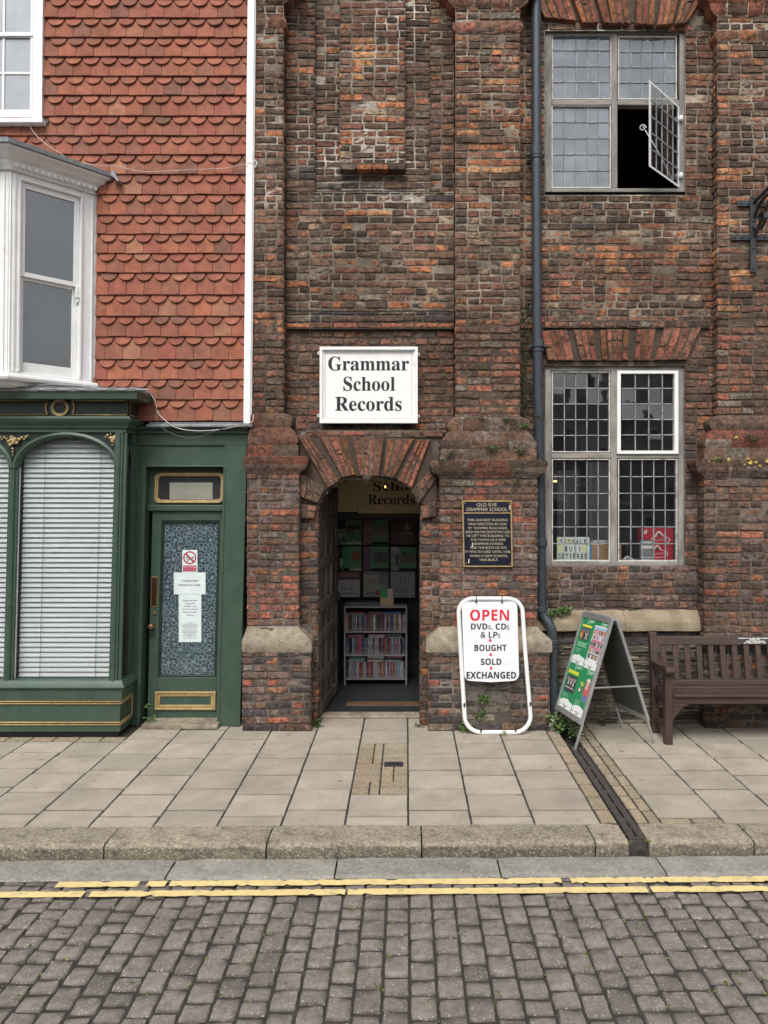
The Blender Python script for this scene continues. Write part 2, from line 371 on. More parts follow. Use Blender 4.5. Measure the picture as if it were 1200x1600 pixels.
def quad(mb, u0, u1, v0, v1, place, mat=0, col=(1, 1, 1)):
    mb.add([place(u0, v1), place(u1, v1), place(u1, v0), place(u0, v0)], [(0, 1, 2, 3)], mat, col)

# ================================================================== GROUND
TL = lambda x: .014 * x            # the carriageway runs very slightly askew to the buildings
g = MB(); g.add([(-150, -150, -.16), (150, -150, -.16), (150, 150, -.16), (-150, 150, -.16)], [(0, 1, 2, 3)])
tag(g.build('ground', M['joint']), kind='structure')

def slab(mb, x0, x1, y0, y1, z, col, mat=0, gap=.0025, inset=.006, depth=.02, rough=.0012, prot=0, nu=4, nv=4):
    a = gap; e = gap * 3.2
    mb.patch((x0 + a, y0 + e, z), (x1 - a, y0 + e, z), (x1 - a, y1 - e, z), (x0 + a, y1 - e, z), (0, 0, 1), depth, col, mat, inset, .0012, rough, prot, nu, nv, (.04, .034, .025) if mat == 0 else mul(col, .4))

rnd.seed(11)
pv = MB()
YK = lambda x: -2.105 + TL(x)
SLAB = (.362, .32, .26); PAV = (.30, .245, .17)
cols = [.012 + .41 * k for k in range(-14, 3)] + [1.26]
cols = [(cols[i], cols[i + 1]) for i in range(len(cols) - 1)] + [(1.654 + .41 * k, 1.654 + .41 * (k + 1)) for k in range(0, 10)]
for ci, (xa, xb) in enumerate(cols):
    xm = (xa + xb) / 2
    ytop = .27
    if xm < -2.45: ytop = -.30
    y = ytop; st = .0 if ci % 2 else .1
    if xm < -2.45:       # brown aggregate pavers along the shop front
        x = xa
        while x < xb - .02:
            x2 = min(x + .205, xb)
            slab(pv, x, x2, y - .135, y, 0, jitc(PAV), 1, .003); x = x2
        y -= .135
    yend = YK(xm)
    first = True
    while y > yend + .01:
        h = .372 - (st if first else 0); first = False
        y2 = y - h
        if y2 < yend + .12 and y2 > yend: y2 = yend + (.09 if rnd.random() < .5 else 0)
        if y2 < yend: y2 = yend
        gul = -.42 < xm < .02 and -1.42 < (y + y2) / 2 < -.58
        if y - y2 < .13 or gul:
            if not gul:
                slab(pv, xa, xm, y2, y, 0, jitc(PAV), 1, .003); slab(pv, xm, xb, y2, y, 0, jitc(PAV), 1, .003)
            else:
                yy = y
                while yy > y2 + .01:
                    ye = max(yy - .125, y2)
                    xs = [xa, xa + .13, xa + .205, xb] if rnd.random() < .5 else [xa, xa + .205, xa + .3, xb]
                    for q in range(3): slab(pv, xs[q], xs[q + 1], ye, yy, 0, jitc(PAV), 1, .0015)
                    yy = ye
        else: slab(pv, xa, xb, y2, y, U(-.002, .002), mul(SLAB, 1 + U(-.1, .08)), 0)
        y = y2
for xa, xb in ((1.26, 1.372), (1.494, 1.574), (1.574, 1.654)):     # paver strips beside the drain
    y = .09
    while y > YK(1.45) + .02:
        y2 = max(y - U(.19, .24), YK(1.45)); slab(pv, xa, xb, y2, y, 0, jitc(PAV, .15), 1, .003); y = y2
tag(pv.build('pavement', [M['slab'], M['paver']], smooth=60), kind='structure')
b = MB(); b.box(-6.2, 1.372, -2.1, .3, -.12, -.009); b.box(1.494, 6.2, -2.1, .3, -.12, -.009); b.box(1.372, 1.494, -2.1, .3, -.12, -.075)
tag(b.build('pavement_bed', M['joint']), kind='structure')

kb = MB(); gt = MB()
def blockrow(mb, xs, yb, yf, z0, z1, col, gap, nz):
    for xa, xb in xs:
        n = max(2, int((xb - xa) / .1)); c = mul(col, U(.92, 1.08)); A = n + 1
        prof = [(yb, z1), (yb - .06, z1), (yf + .05, z1), (yf + .018, z1 - .003), (yf + .004, z1 - .016), (yf, z1 - .03), (yf, (z0 + z1) / 2), (yf + .004, z0)]
        vs = []; cs = []; B = len(prof)
        for i in range(A):
            x = xa + gap + (xb - xa - 2 * gap) * i / n
            e = .006 if i in (0, n) else 0
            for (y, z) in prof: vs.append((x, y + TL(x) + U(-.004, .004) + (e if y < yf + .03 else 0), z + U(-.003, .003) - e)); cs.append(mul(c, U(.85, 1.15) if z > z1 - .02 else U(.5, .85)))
        fs = [(i * B + j, i * B + j + 1, (i + 1) * B + j + 1, (i + 1) * B + j) for i in range(n) for j in range(B - 1)]
        fs += [tuple(range(B - 1, -1, -1)), tuple(n * B + j for j in range(B))]
        mb.add(vs, fs, 0, cs)
def xat(px, d): return (px - PX0) * d / F
kx = [-6, -4.4, -3.2] + [xat(p, 4.64) for p in (164, 416, 659, 932, 986)] + [xat(p, 4.64) for p in (1016, 1183)] + [3.1, 4.2, 6]
kpairs = [(kx[i], kx[i + 1]) for i in range(len(kx) - 1) if i != 7]
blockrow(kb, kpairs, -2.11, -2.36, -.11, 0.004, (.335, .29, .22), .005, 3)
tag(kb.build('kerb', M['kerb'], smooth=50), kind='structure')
gx = [-6, -4.6, -3.1] + [xat(p, 4.52) for p in (-40, 268, 525, 780, 1035, 1290)] + [3.9, 5, 6]
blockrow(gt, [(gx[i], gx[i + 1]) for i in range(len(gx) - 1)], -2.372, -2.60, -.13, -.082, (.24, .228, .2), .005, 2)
tag(gt.build('gutter', M['gutter'], smooth=50), kind='structure')

st_ = MB(); x = -5.6; k = 0
while x < 5.6:
    w = U(.116, .128); y = -2.612 + TL(x) - U(0, .08)
    y0 = -2.606 + TL(x)
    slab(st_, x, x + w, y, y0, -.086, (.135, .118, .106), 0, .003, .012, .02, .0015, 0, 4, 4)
    while y > -7.6:
        L = rnd.choice((.105, .125, .15, .165)) * U(.95, 1.05)
        z = -.086 + U(-.004, .004)
        a = U(.001, .0025); e = U(.006, .010); c = mul((.19, .167, .146), 1 + (U(-.1, .1) if rnd.random() < .85 else U(-.3, .2)))
        t = U(-.004, .004)
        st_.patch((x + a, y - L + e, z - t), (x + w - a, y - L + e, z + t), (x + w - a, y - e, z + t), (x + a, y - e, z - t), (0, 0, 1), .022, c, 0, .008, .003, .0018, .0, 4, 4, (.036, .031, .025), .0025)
        y -= L
    x += w; k += 1
tag(st_.build('road', M['sett'], smooth=70), kind='structure')
rb = MB(); rb.box(-6, 6, -8.2, -2.55, -.14, -.098); tag(rb.build('road_bed', M['joint']), kind='structure')

def yline(yc, gaps):
    m = MB(); x = -5.6
    pts = []
    while x < 5.6:
        s = U(.015, .035); q1, q2 = (U(0, .022) if rnd.random() < .12 else U(0, .005) for _ in 'ab'); pts.append((x, yc + .034 - q1, yc - .034 + q2)); x += s
    for i in range(len(pts) - 1):
        xa, a0, a1 = pts[i]; xb, b0, b1 = pts[i + 1]
        if any(g0 < xa < g1 for g0, g1 in gaps): continue
        zz = -.0785
        m.add([(xa, a1 + TL(xa) * 1.15, zz), (xb, b1 + TL(xb) * 1.15, zz), (xb, b0 + TL(xb) * 1.15, zz), (xa, a0 + TL(xa) * 1.15, zz)], [(0, 1, 2, 3)])
    return m
def gp(px, w=.03): x_ = xat(px, 4.34); return (x_ - w, x_ + w)
l1 = yline(-2.662, [gp(60, .1), gp(15, .06), gp(878, .03), gp(222, .012), gp(262, .01), gp(-80, .1), (3.4, 3.55)])
l2 = yline(-2.768, [gp(148, .012), gp(540, .01), gp(1000, .015), (3.1, 3.2)])
tag(l1.build('road_marking', M['yellow']), kind='structure')
tag(l2.build('road_marking', M['yellow']), kind='structure')

# ================================================================== BRICKWORK
HB = .0667
C = dict(dk=(.072, .049, .037), br=(.122, .074, .051), rb=(.165, .078, .052), og=(.30, .120, .058), yo=(.35, .18, .085), pu=(.122, .082, .070),
         bl=(.05, .045, .045), tn=(.235, .165, .11), rd=(.235, .083, .054), gr=(.15, .12, .095))
C = {k: mul(mixc(v, (.125, .080, .058), .07), 1.42) for k, v in C.items()}
def region(x, z):
    px = PX0 + x * F / 7.1; py = PY0 - (z - H) * F / 7.1
    w = dict(dk=.2, br=.34, rb=.2, og=.1, yo=.015, tn=.04, gr=.06)
    if py < 500:
        if 490 < px < 533 or 632 < px < 674: w = dict(dk=.45, br=.35, rb=.1, og=.05, gr=.05)
        if 533 <= px <= 632 and py < 262: w = dict(dk=.14, br=.3, rb=.26, og=.22, yo=.05, tn=.02)
        if 447 < px < 720 and 262 < py < 315: w = dict(dk=.45, bl=.25, br=.2, gr=.1)
        if 447 < px < 710 and 315 <= py < 487: w = dict(dk=.2, br=.38, rb=.14, og=.1, tn=.1, yo=.02, gr=.08)
        if 710 < px < 830 and 130 < py < 285: w = dict(dk=.1, br=.25, rb=.3, og=.28, yo=.07)
        if 710 < px < 830 and 285 <= py < 640: w = dict(dk=.12, br=.4, rb=.22, og=.09, tn=.1, gr=.07)
        if 845 < px < 1110 and 295 < py < 355: w = dict(dk=.55, br=.3, bl=.1, gr=.05)
        if 845 < px < 1110 and 385 < py < 470: w = dict(dk=.12, br=.3, rb=.28, og=.2, yo=.03, tn=.07)
        if px > 1110: w = dict(dk=.24, br=.34, rb=.2, og=.17, yo=.03, tn=.02)
        if px < 447: w = dict(dk=.33, br=.4, rb=.13, og=.08, tn=.06)
    elif py < 660:
        w = dict(dk=.2, br=.5, rb=.2, og=.04, gr=.03, rd=.06)
        if px > 705: w = dict(dk=.2, br=.42, rb=.22, rd=.07, og=.03, gr=.06)
        if 845 < px < 1110: w = dict(dk=.35, br=.45, rb=.15, og=.05)
    elif py < 985:
        w = dict(pu=.42, br=.24, rb=.18, rd=.07, gr=.09, og=.02)
        if px < 490 : w = dict(pu=.32, br=.22, rb=.25, rd=.12, gr=.07, og=.02)
        if px < 490 and 900 < py < 960: w = dict(rb=.3, rd=.3, br=.3, og=.1)
        if px > 1085: w = dict(dk=.35, br=.3, pu=.25, rb=.06, rd=.04)
        if 845 < px < 1085: w = dict(dk=.3, pu=.35, br=.2, bl=.1, rb=.05)
    else:
        w = dict(bl=.36, pu=.32, br=.16, rd=.06, gr=.1)
    if 'og' in w: w['og'] *= .75
    t = rnd.random() * sum(w.values())
    for kk, v in w.items():
        t -= v
        if t <= 0: break
    return jitc(C[kk], .2)
from mathutils import noise as mn
def mortarc(x, z):
    px = PX0 + x * F / 7.1; py = PY0 - (z - H) * F / 7.1
    n = mn.noise((x * 1.6, z * 1.6, 3.)) * .5 + .5
    lo, hi = (.125, .10, .077), (.36, .305, .235)
    if py < 330 and px < 660: lo, hi = (.19, .155, .12), (.68, .62, .53)
    elif px > 700 and py < 380: lo, hi = (.16, .13, .098), (.56, .485, .38)
    elif py > 500: lo, hi = (.072, .053, .041), (.18, .142, .112)
    if 650 < py < 985 : lo, hi = (.085, .07, .06), (.26, .22, .19)
    if py >= 985: lo, hi = (.1, .09, .08), (.26, .235, .2)
    n = max(0, min(1, (n - .3) * 2.2))
    return mixc(lo, hi, n)

def bricks(mb, O, Ud, N, u0, u1, z0, z1, holes=(), bholes=(), pal=region, hb=HB, depth=.014, kind='brick', zoff=0., prot=(-.004, .006), joint=None):
    """courses of separate worn bricks (mat 0) over a mortar face (mat 1); O=(x,y) at u=0, Ud along the wall, N outwards"""
    def pt(u, z, n=0.): return (O[0] + Ud[0] * u + N[0] * n, O[1] + Ud[1] * u + N[1] * n, z)
    k = int(math.floor((z0 - zoff) / hb)); z = zoff + k * hb
    while z < z1 - .004:
        hh = hb if kind == 'brick' else hb * U(.55, 1.25)
        a, bz = max(z, z0), min(z + hh, z1); zc = (a + bz) / 2; zn = z + hh
        def cut(hl):
            iv = [(u0, u1)]
            for h in hl:
                r = h(zc)
                if r is None: continue
                nv = []
                for p, q in iv:
                    if r[0] > p: nv.append((p, min(q, r[0])))
                    if r[1] < q: nv.append((max(p, r[1]), q))
                iv = [(p, q) for p, q in nv if q - p > .012]
            return iv
        for p, q in cut(holes):
            n = max(1, int((q - p) / .22)); mo = -.0072 + U(-.0012, .0012)
            vs = []; cs = []
            for i in range(n + 1):
                u = p + (q - p) * i / n
                for zz in (a - .0005, bz + .0005):
                    vs.append(pt(u, zz, mo)); w = pt(u, zz); cs.append(mortarc(w[0] + w[1], w[2]) if kind == 'brick' else (.16, .145, .115))
            mb.add(vs, [(2 * i, 2 * i + 2, 2 * i + 3, 2 * i + 1) for i in range(n)], 1, cs)
        if bz - a > .02:
            for p, q in cut(list(holes) + list(bholes)):
                header = (k % 2 == 0) if rnd.random() < .75 else (rnd.random() < .5)
                u = p; fst = True
                while u < q - .006:
                    if kind == 'rubble': L = U(.08, .38)
                    else:
                        if rnd.random() < .16: header = not header
                        L = U(.098, .118) if header else U(.205, .232)
                        if fst and not header and rnd.random() < .5: L *= .5
                    e = u + L
                    if q - e < .05: e = q
                    e = min(e, q)
                    jl = 0 if fst and p == u0 else U(.002, .0045); jr = 0 if e >= q and q == u1 else U(.002, .0045)
                    jb = U(.0025, .0055); jt = U(.002, .005); fst = False
                    wob = .0035 * math.sin(u * 2.1 + k * .7) + U(-.002, .002)
                    if a > z + 1e-4 or bz < zn - 1e-4: wob = 0
                    w = pt((u + e) / 2, zc)
                    spall = rnd.random() < .13
                    pr = U(*prot) - (.006 if spall else 0)
                    c_ = pal(w[0], w[2])
                    if spall and kind == 'brick' and rnd.random() < .5: c_ = mixc(c_, C['og'], .6)
                    tl = U(-.0025, .0025); wq = max(2, int((e - u) / .045))
                    if e - u - jl - jr > .012 and bz - a - jb - jt > .008:
                        mb.patch(pt(u + jl, a + jb + wob - tl, 0), pt(e - jr, a + jb + wob + tl, 0), pt(e - jr, bz - jt + wob + tl, 0), pt(u + jl, bz - jt + wob - tl, 0),
                                 (N[0], N[1], 0), depth, c_, 0, U(.005, .009), .0034, .006 if spall else .0034, pr, wq + 1, 3)
                    u = e
        z = zn; k += 1
FW = ((1, 0), (0, -1))                       # a wall facing the street
def front(mb, Y, x0, x1, z0, z1, **k): bricks(mb, (0, Y), (1, 0), (0, -1), x0, x1, z0, z1, **k)
def side(mb, x, yf, yb, z0, z1, s, **k):      # return facing +x (s=1) or -x (s=-1)
    if s > 0: bricks(mb, (x, yf), (0, 1), (1, 0), 0, yb - yf, z0, z1, **k)
    else: bricks(mb, (x, yb), (0, -1), (-1, 0), 0, yb - yf, z0, z1, **k)
def rect(xa, xb, za, zb): return lambda z: (xa, xb) if za < z < zb else None
def pxrect(px0, px1, py0, py1, Y): return rect(X(px0, Y), X(px1, Y), Z(py1, Y), Z(py0, Y))

def moulding(mb, x0, x1, yf, yb, courses, pal, k=.4, lm=1., dy=0, fine=.21, mat=0, mmat=1, mcol=None):
    """courses: lists of (out, photo-y at yf); each course is split into moulded bricks running round three sides"""
    for prof in courses:
        pr = [(o, Z(p + dy, yf)) for o, p in prof]
        # continuous bed behind
        vs = []
        for o, z in pr:
            o2 = max(o - .012, 0)
            vs += [(x0 - o2 * lm, yb, z), (x0 - o2 * lm, yf - k * o2, z), (x1 + o2, yf - k * o2, z), (x1 + o2, yb, z)]
        mc = mcol or mortarc((x0 + x1) / 2, pr[0][1])
        mb.add(vs, [(4 * i + j, 4 * i + 4 + j, 4 * i + 5 + j, 4 * i + 1 + j) for i in range(len(pr) - 1) for j in range(3)], mmat, mc)
        def seg(fa, fb, col):
            vs = []; cs = []; n = 3; j = U(-.002, .002)
            for i in range(n + 1):
                for o, z in pr:
                    a = fa(o); b_ = fb(o); t = i / n
                    e = .004 if i in (0, n) else 0
                    vs.append((a[0] + (b_[0] - a[0]) * t + U(-.001, .001), a[1] + (b_[1] - a[1]) * t + U(-.001, .001) + e + j, z + U(-.001, .001))); cs.append(jitc(col, .08))
            B = len(pr)
            mb.add(vs, [(i * B + q, i * B + q + 1, (i + 1) * B + q + 1, (i + 1) * B + q) for i in range(n) for q in range(B - 1)], mat, cs)
        zc = sum(z for o, z in pr) / len(pr)
        seg(lambda o: (x0 - o * lm, yb), lambda o: (x0 - o * lm, yf - k * o), pal(x0, zc))
        xs = [x0]; x = x0 + U(.05, .2)
        while x < x1 - .08: xs.append(x); x += fine * U(.6, 1.2)
        xs.append(x1)
        for i in range(len(xs) - 1):
            a, b_ = xs[i], xs[i + 1]; ga = 0 if i == 0 else .0025; gb = 0 if i == len(xs) - 2 else .0025
            seg(lambda o, a=a, i=i, ga=ga: ((a - o * lm) if i == 0 else a + ga, yf - k * o), lambda o, b_=b_, i=i, gb=gb: ((b_ + o) if i == len(xs) - 2 else b_ - gb, yf - k * o), pal((a + b_) / 2, zc))
        seg(lambda o: (x1 + o, yf - k * o), lambda o: (x1 + o, yb), pal(x1, zc))

W = .12
BM = [M['brick'], M['mortar']]
ZTOP = 8.2
school = thing('brick_building', 'old dark red and brown brick building with tall pilasters, arched doorway and leaded windows', 'building', (.8, .1, 0))

# ---- bay over the door
rnd.seed(21)
w = MB()
xA, xB = X(447, W), X(709, W)
zr = Z(300, W)
front(w, W, xA, X(492, W), zr, ZTOP); front(w, W, X(672, W), xB, zr, ZTOP)
YR = W + .045
front(w, YR, X(490, YR), X(534, YR), zr, ZTOP); front(w, YR, X(630, YR), X(675, YR), zr, ZTOP)
side(w, X(492, W), W, YR, zr, ZTOP, 1); side(w, X(672, W), W, YR, zr, ZTOP, -1)
YP = W - .01
front(w, YP, X(531, YP), X(633, YP), Z(255, YP), ZTOP); side(w, X(531, YP), YP, YR, Z(255, YP), ZTOP, -1); side(w, X(633, YP), YP, YR, Z(255, YP), ZTOP, 1)
rowc = [C['dk'], C['gr'], C['og'], C['og'], C['dk']]
for i in range(4):      # projecting ledge under the raised panel
    xa = 531 + (102 * i / 4)
    w.patch(P(xa, 265, W - .05), P(xa + 25, 265, W - .05), P(xa + 25, 256, W - .05), P(xa, 256, W - .05), (0, -1, 0), .09, jitc(rowc[(i + 1) % 5]), 0, .006)
w.box(X(531, W), X(633, W), W - .04, YR, Z(264.5, W), Z(257, W), 1, (.1, .08, .06))
front(w, YR, X(490, YR), X(675, YR), Z(300, W) - .001, Z(262, YR) + .01)
front(w, W, xA, xB, Z(487, W), zr)
front(w, W - .025, xA, xB, Z(514, W), Z(487, W), prot=(0, .006), pal=lambda x, z: jitc(rnd.choice((C['bl'], C['dk'], C['gr'])), .2) if z > Z(500, W) else jitc(rnd.choice((C['rd'], C['rd'], C['og'], C['rb'])), .15))
w.box(xA, xB, W - .024, W + .03, Z(514.5, W), Z(513, W), 1, (.08, .06, .05)); w.box(xA, xB, W - .024, W, Z(487, W), Z(486.4, W), 1, (.1, .09, .07))
YL = W + .02
front(w, YL, xA, xB, Z(676, .02), Z(513, W))
w.build('wall', BM, school, smooth=55)

# ---- arched doorway
rnd.seed(22)
w = MB(); YA = .02
xc, hw, zs, rise = -.342, .472, Z(800, YA), (800 - 743) * (7 + YA) / F
def arch(z):
    if z < zs: return (xc - hw, xc + hw)
    t = (z - zs) / rise
    return None if t >= 1 else (xc - hw * math.sqrt(1 - t * t), xc + hw * math.sqrt(1 - t * t))
xl, xr = -1.0, .33
def jambpal(x, z): return jitc(rnd.choice((C['dk'], C['dk'], C['br'], C['br'], C['rb'], mul(C['og'], .7), C['bl'], C['dk'])), .2)
front(w, YA, xl, xr, 0, Z(672, YA), holes=[arch], bholes=[lambda z: (X(470, YA), X(684, YA)) if z > Z(770, YA) else None], pal=jambpal)
w.box(xl, xr, YA, W + .05, Z(672.5, YA), Z(671.7, YA), 1, (.1, .08, .06))
front(w, YA - .02, X(478, 0), X(692, 0), Z(683, 0), Z(672.5, 0), pal=lambda x, z: jitc(rnd.choice((C['rd'], C['rb'], C['br'])), .15), zoff=Z(683, 0))
# reveals
bricks(w, (xc - hw, YA), (0, 1), (1, 0), 0, .36, 0, zs, pal=jambpal); bricks(w, (xc + hw, YA + .36), (0, -1), (-1, 0), 0, .36, 0, zs, pal=jambpal)
n = 18
for i in range(n):
    a0, a1 = math.pi * i / n, math.pi * (i + 1) / n
    for yy in (0, .12, .24):
        p = [(xc + hw * math.cos(a), YA + y, zs + rise * math.sin(a)) for a, y in ((a0, yy), (a0, yy + .12), (a1, yy + .12), (a1, yy))]
        am = (a0 + a1) / 2
        w.patch(p[0], p[1], p[2], p[3], (-math.cos(am), 0, -math.sin(am)), .012, jambpal(0, 0), 0, .005)
w.build('door_surround', BM, school, smooth=55)
# voussoirs
def c6(cx, cy): return (360 + cx / 3.2, 660 + cy / 3.2)
def voussoir(mb, q, n, Y, pal, rows=(1, 2), proud=.045, cr=c6):
    """q: photo quad TL,TR,BR,BL; n strips across its width, each one or two long bricks"""
    tl, tr, br_, bl = [cr(*p) for p in q]
    L = lambda a, b, t: (a[0] + (b[0] - a[0]) * t, a[1] + (b[1] - a[1]) * t)
    for i in range(n):
        t0, t1 = i / n + (.014 if i else 0), (i + 1) / n - (.014 if i < n - 1 else 0)
        A, B, Cc, Dd = L(tl, tr, t0), L(tl, tr, t1), L(bl, br_, t1), L(bl, br_, t0)
        m = rnd.choice(rows); cut = [0] + sorted(U(.35, .65) for _ in range(m - 1)) + [1]
        for j in range(m):
            s0, s1 = cut[j] + (.01 if j else 0), cut[j + 1] - (.01 if j < m - 1 else 0)
            c0, c1, c2, c3 = L(A, Dd, s1), L(B, Cc, s1), L(B, Cc, s0), L(A, Dd, s0)
            mb.patch(P(*c0, Y), P(*c1, Y), P(*c2, Y), P(*c3, Y), (0, -1, 0), proud, pal(0, 0), 0, .006, .002, .003, U(-.003, .004), 3, 4)
    vs = [P(*cr(*p), Y + .01) for p in q]
    mb.add(vs + [(v[0], v[1] + proud, v[2]) for v in vs], [(3, 2, 1, 0), (0, 1, 5, 4), (1, 2, 6, 5), (2, 3, 7, 6), (3, 0, 4, 7)], 1, (.17, .12, .085))
vp = lambda x, z: jitc(rnd.choice((C['rd'], mul(C['rd'], .8), C['rb'], mul(C['og'], .55), mul(C['rb'], .8))), .1)
w = MB(); YV = -.03
voussoir(w, [(332, 62), (388, 64), (542, 292), (486, 328)], 3, YV, vp)
voussoir(w, [(445, 70), (582, 75), (626, 262), (560, 273)], 3, YV, vp)
voussoir(w, [(612, 74), (768, 77), (742, 268), (648, 266)], 4, YV - .02, vp, proud=.07)
voussoir(w, [(786, 80), (922, 80), (818, 278), (764, 268)], 3, YV, vp)
voussoir(w, [(938, 84), (998, 86), (908, 330), (838, 290)], 3, YV, vp)
hp = lambda x, z: jitc(rnd.choice((C['rb'], C['dk'], C['dk'], C['br'])), .2)
voussoir(w, [(350, 252), (404, 268), (478, 332), (440, 402)][0:1] + [(470, 330), (438, 404), (342, 372)], 3, YV, hp)
voussoir(w, [(908, 338), (992, 244), (1026, 286), (940, 408)], 3, YV, hp)
voussoir(w, [(342, 404), (432, 420), (416, 482), (340, 476)], 2, YV, hp); voussoir(w, [(952, 420), (1028, 392), (1028, 470), (958, 480)], 2, YV, hp)
# recessed dark wedges between, and the mortar bed behind
w.prism([(X(c6(*p)[0], 0), Z(c6(*p)[1], 0)) for p in ((325, 62), (1000, 84), (1030, 270), (1030, 400), (955, 410), (905, 330), (820, 275), (690, 262), (560, 272), (485, 325), (436, 404), (340, 400), (340, 250))], .0, .03, 1, (.085, .06, .048))
w.ball(P(574, 746, -.02), .055, 10, 7, (.9, .7, .85), 0, (.1, .085, .07)); w.ball(P(574, 752, -.02), .03, 8, 6, (.8, .7, 1.1), 0, (.1, .085, .07))
w.build('arch', BM, school, smooth=55)

# ---- pilasters
YS = -.04
BASE = [[(0, 651), (.05, 654), (.08, 658), (.086, 665), (.07, 671), (.06, 674)],
        [(.062, 674), (.1, 680), (.13, 689)],
        [(.128, 689), (.14, 692), (.142, 697), (.125, 702)],
        [(.128, 702), (.142, 703), (.142, 719), (.15, 720)],
        [(.15, 719), (.232, 720.5), (.238, 723), (.238, 729), (.225, 731.5)],
        [(.225, 731), (.222, 736), (.2, 740), (.165, 743), (.15, 747)]]
CAP = [[(0, 50), (.018, 48), (.03, 42), (.02, 36), (0, 34)], [(0, 13), (.04, 10), (.07, 4), (.08, -4), (.09, -6)], [(.09, -6), (.12, -10), (.16, -18), (.17, -40), (0, -42)]]
STONE = [[(.15, 977), (.165, 982), (.262, 996), (.272, 1000), (.272, 1015), (.25, 1017)]]
def basepal(x, z): return jitc(rnd.choice((mul(C['rb'], .7), mul(C['br'], .9), mul(C['br'], .8), C['dk'], mul(C['gr'], .8), mul(C['rd'], .55), C['pu'])), .15)
def cappal(x, z): return jitc(rnd.choice((C['rb'], C['rd'], mul(C['og'], .75), C['br'])), .15)
def stonepal(x, z): return jitc((.33, .29, .22), .08)
def pilaster(x0, x1, yf, dyb, dyc, ped=.15, plinth=.262, left=True, right=True, stone=True, lm=1.):
    p = MB(); k = .4
    front(p, yf, x0, x1, Z(652 + dyb, yf), ZTOP, bholes=[])
    if left: side(p, x0, yf, W + .05, Z(652 + dyb, yf), ZTOP, -1)
    if right: side(p, x1, yf, W + .05, Z(652 + dyb, yf), ZTOP, 1)
    yp = yf - k * ped; zb = Z(746 + dyb, yf); zt = Z(1016, yf) if stone else 0.
    front(p, yp, x0 - ped * lm, x1 + ped, zt, zb)
    if left: side(p, x0 - ped * lm, yp, W + .1, zt, zb, -1)
    if right: side(p, x1 + ped, yp, W + .1, zt, zb, 1)
    if stone:
        yq = yf - k * plinth
        rub = rect(.5, .93, .06, .44) if x0 > 0 else (lambda z: None)
        front(p, yq, x0 - plinth * lm, x1 + plinth, 0, Z(1014, yf), bholes=[rub])
        if x0 > 0: bricks(p, (0, yq + .012), (1, 0), (0, -1), .5, .93, .06, .44, kind='rubble', pal=lambda x, z: jitc(rnd.choice(((.19, .165, .125), (.13, .115, .09), (.24, .21, .16), (.08, .075, .065))), .2), hb=.062, prot=(-.004, .02))
        if left: side(p, x0 - plinth * lm, yq, W + .1, 0, Z(1014, yf), -1)
        if right: side(p, x1 + plinth, yq, W + .1, 0, Z(1014, yf), 1)
    o = p.build('pilaster', BM, school, smooth=55)
    m = MB(); moulding(m, x0, x1, yf, W + .06, BASE, basepal, dy=dyb, lm=lm); m.build('base_moulding', BM, o, smooth=50)
    m = MB(); moulding(m, x0, x1, yf, W + .06, CAP, cappal, dy=dyc); m.build('capital', BM, o, smooth=50)
    if stone:
        m = MB(); moulding(m, x0, x1, yf, W + .1, STONE, stonepal, lm=lm, fine=.5, mat=0, mmat=0, mcol=(.2, .18, .14)); m.build('plinth_stone', M['stone'], o, smooth=50)
rnd.seed(31); pilaster(-1.40, -1.123, YS, -6, -6, lm=.3)
rnd.seed(32); pilaster(.45, 1.04, YS, 0, 0, ped=.148, plinth=.25)
rnd.seed(33); pilaster(2.86, 3.47, -.0, -2, 13, ped=.14, stone=False)

# ---- window bay and the bay beyond
rnd.seed(41)
w = MB(); x0, x1 = 1.0, 2.9
def trap(a0, b0, y0, a1, b1, y1):
    def f(z):
        t = (PY0 - (z - H) * F / (D + W) - y0) / (y1 - y0)
        return (X(a0 + (a1 - a0) * t, W), X(b0 + (b1 - b0) * t, W)) if 0 < t < 1 else None
    return f
HU, HL = pxrect(851.7, 1071, 43, 299, W), pxrect(851.7, 1070, 567, 885.5, W)
front(w, W, x0, x1, Z(958, W), ZTOP, holes=[HU, HL], bholes=[trap(800, 1125, -45, 850, 1076, 42), trap(843, 1099, 512, 855, 1073, 568)])
front(w, W - .03, X(850, W), X(1108, W), Z(513, W), Z(502, W), zoff=Z(513, W), pal=lambda x, z: jitc(rnd.choice((C['rb'], C['br'], C['dk'], C['gr'])), .2))
w.box(X(850, W), X(1108, W), W - .028, W, Z(513.3, W), Z(512.6, W), 1, (.08, .06, .05)); w.box(X(850, W), X(1108, W), W - .028, W, Z(502, W), Z(501, W), 1, (.2, .17, .14))
front(w, W, 3.4, 5.4, 0, ZTOP)
w.build('wall', BM, school, smooth=55)
def c8(cx, cy): return (820 + cx / 3.158, 480 + cy / 3.158)
def c7(cx, cy): return (820 + cx / 3.158, cy / 3.158)
w = MB(); YV = W - .035
fp = lambda x, z: jitc(rnd.choice((C['rb'], C['rd'], mul(C['rd'], .8), mul(C['og'], .55))), .12)
for q, n in (([(80, 116), (208, 112), (244, 262), (112, 262)], 3), ([(240, 112), (338, 112), (356, 262), (276, 262)], 3), ([(372, 112), (400, 112), (408, 260), (382, 260)], 1),
             ([(403, 108), (482, 108), (476, 264), (414, 264)], 3), ([(488, 112), (516, 112), (508, 260), (480, 260)], 1), ([(554, 108), (648, 106), (620, 262), (540, 262)], 3), ([(688, 104), (872, 98), (800, 260), (640, 260)], 4)):
    voussoir(w, q, n, YV, fp, rows=(1, 1, 2), cr=c8, proud=.05)
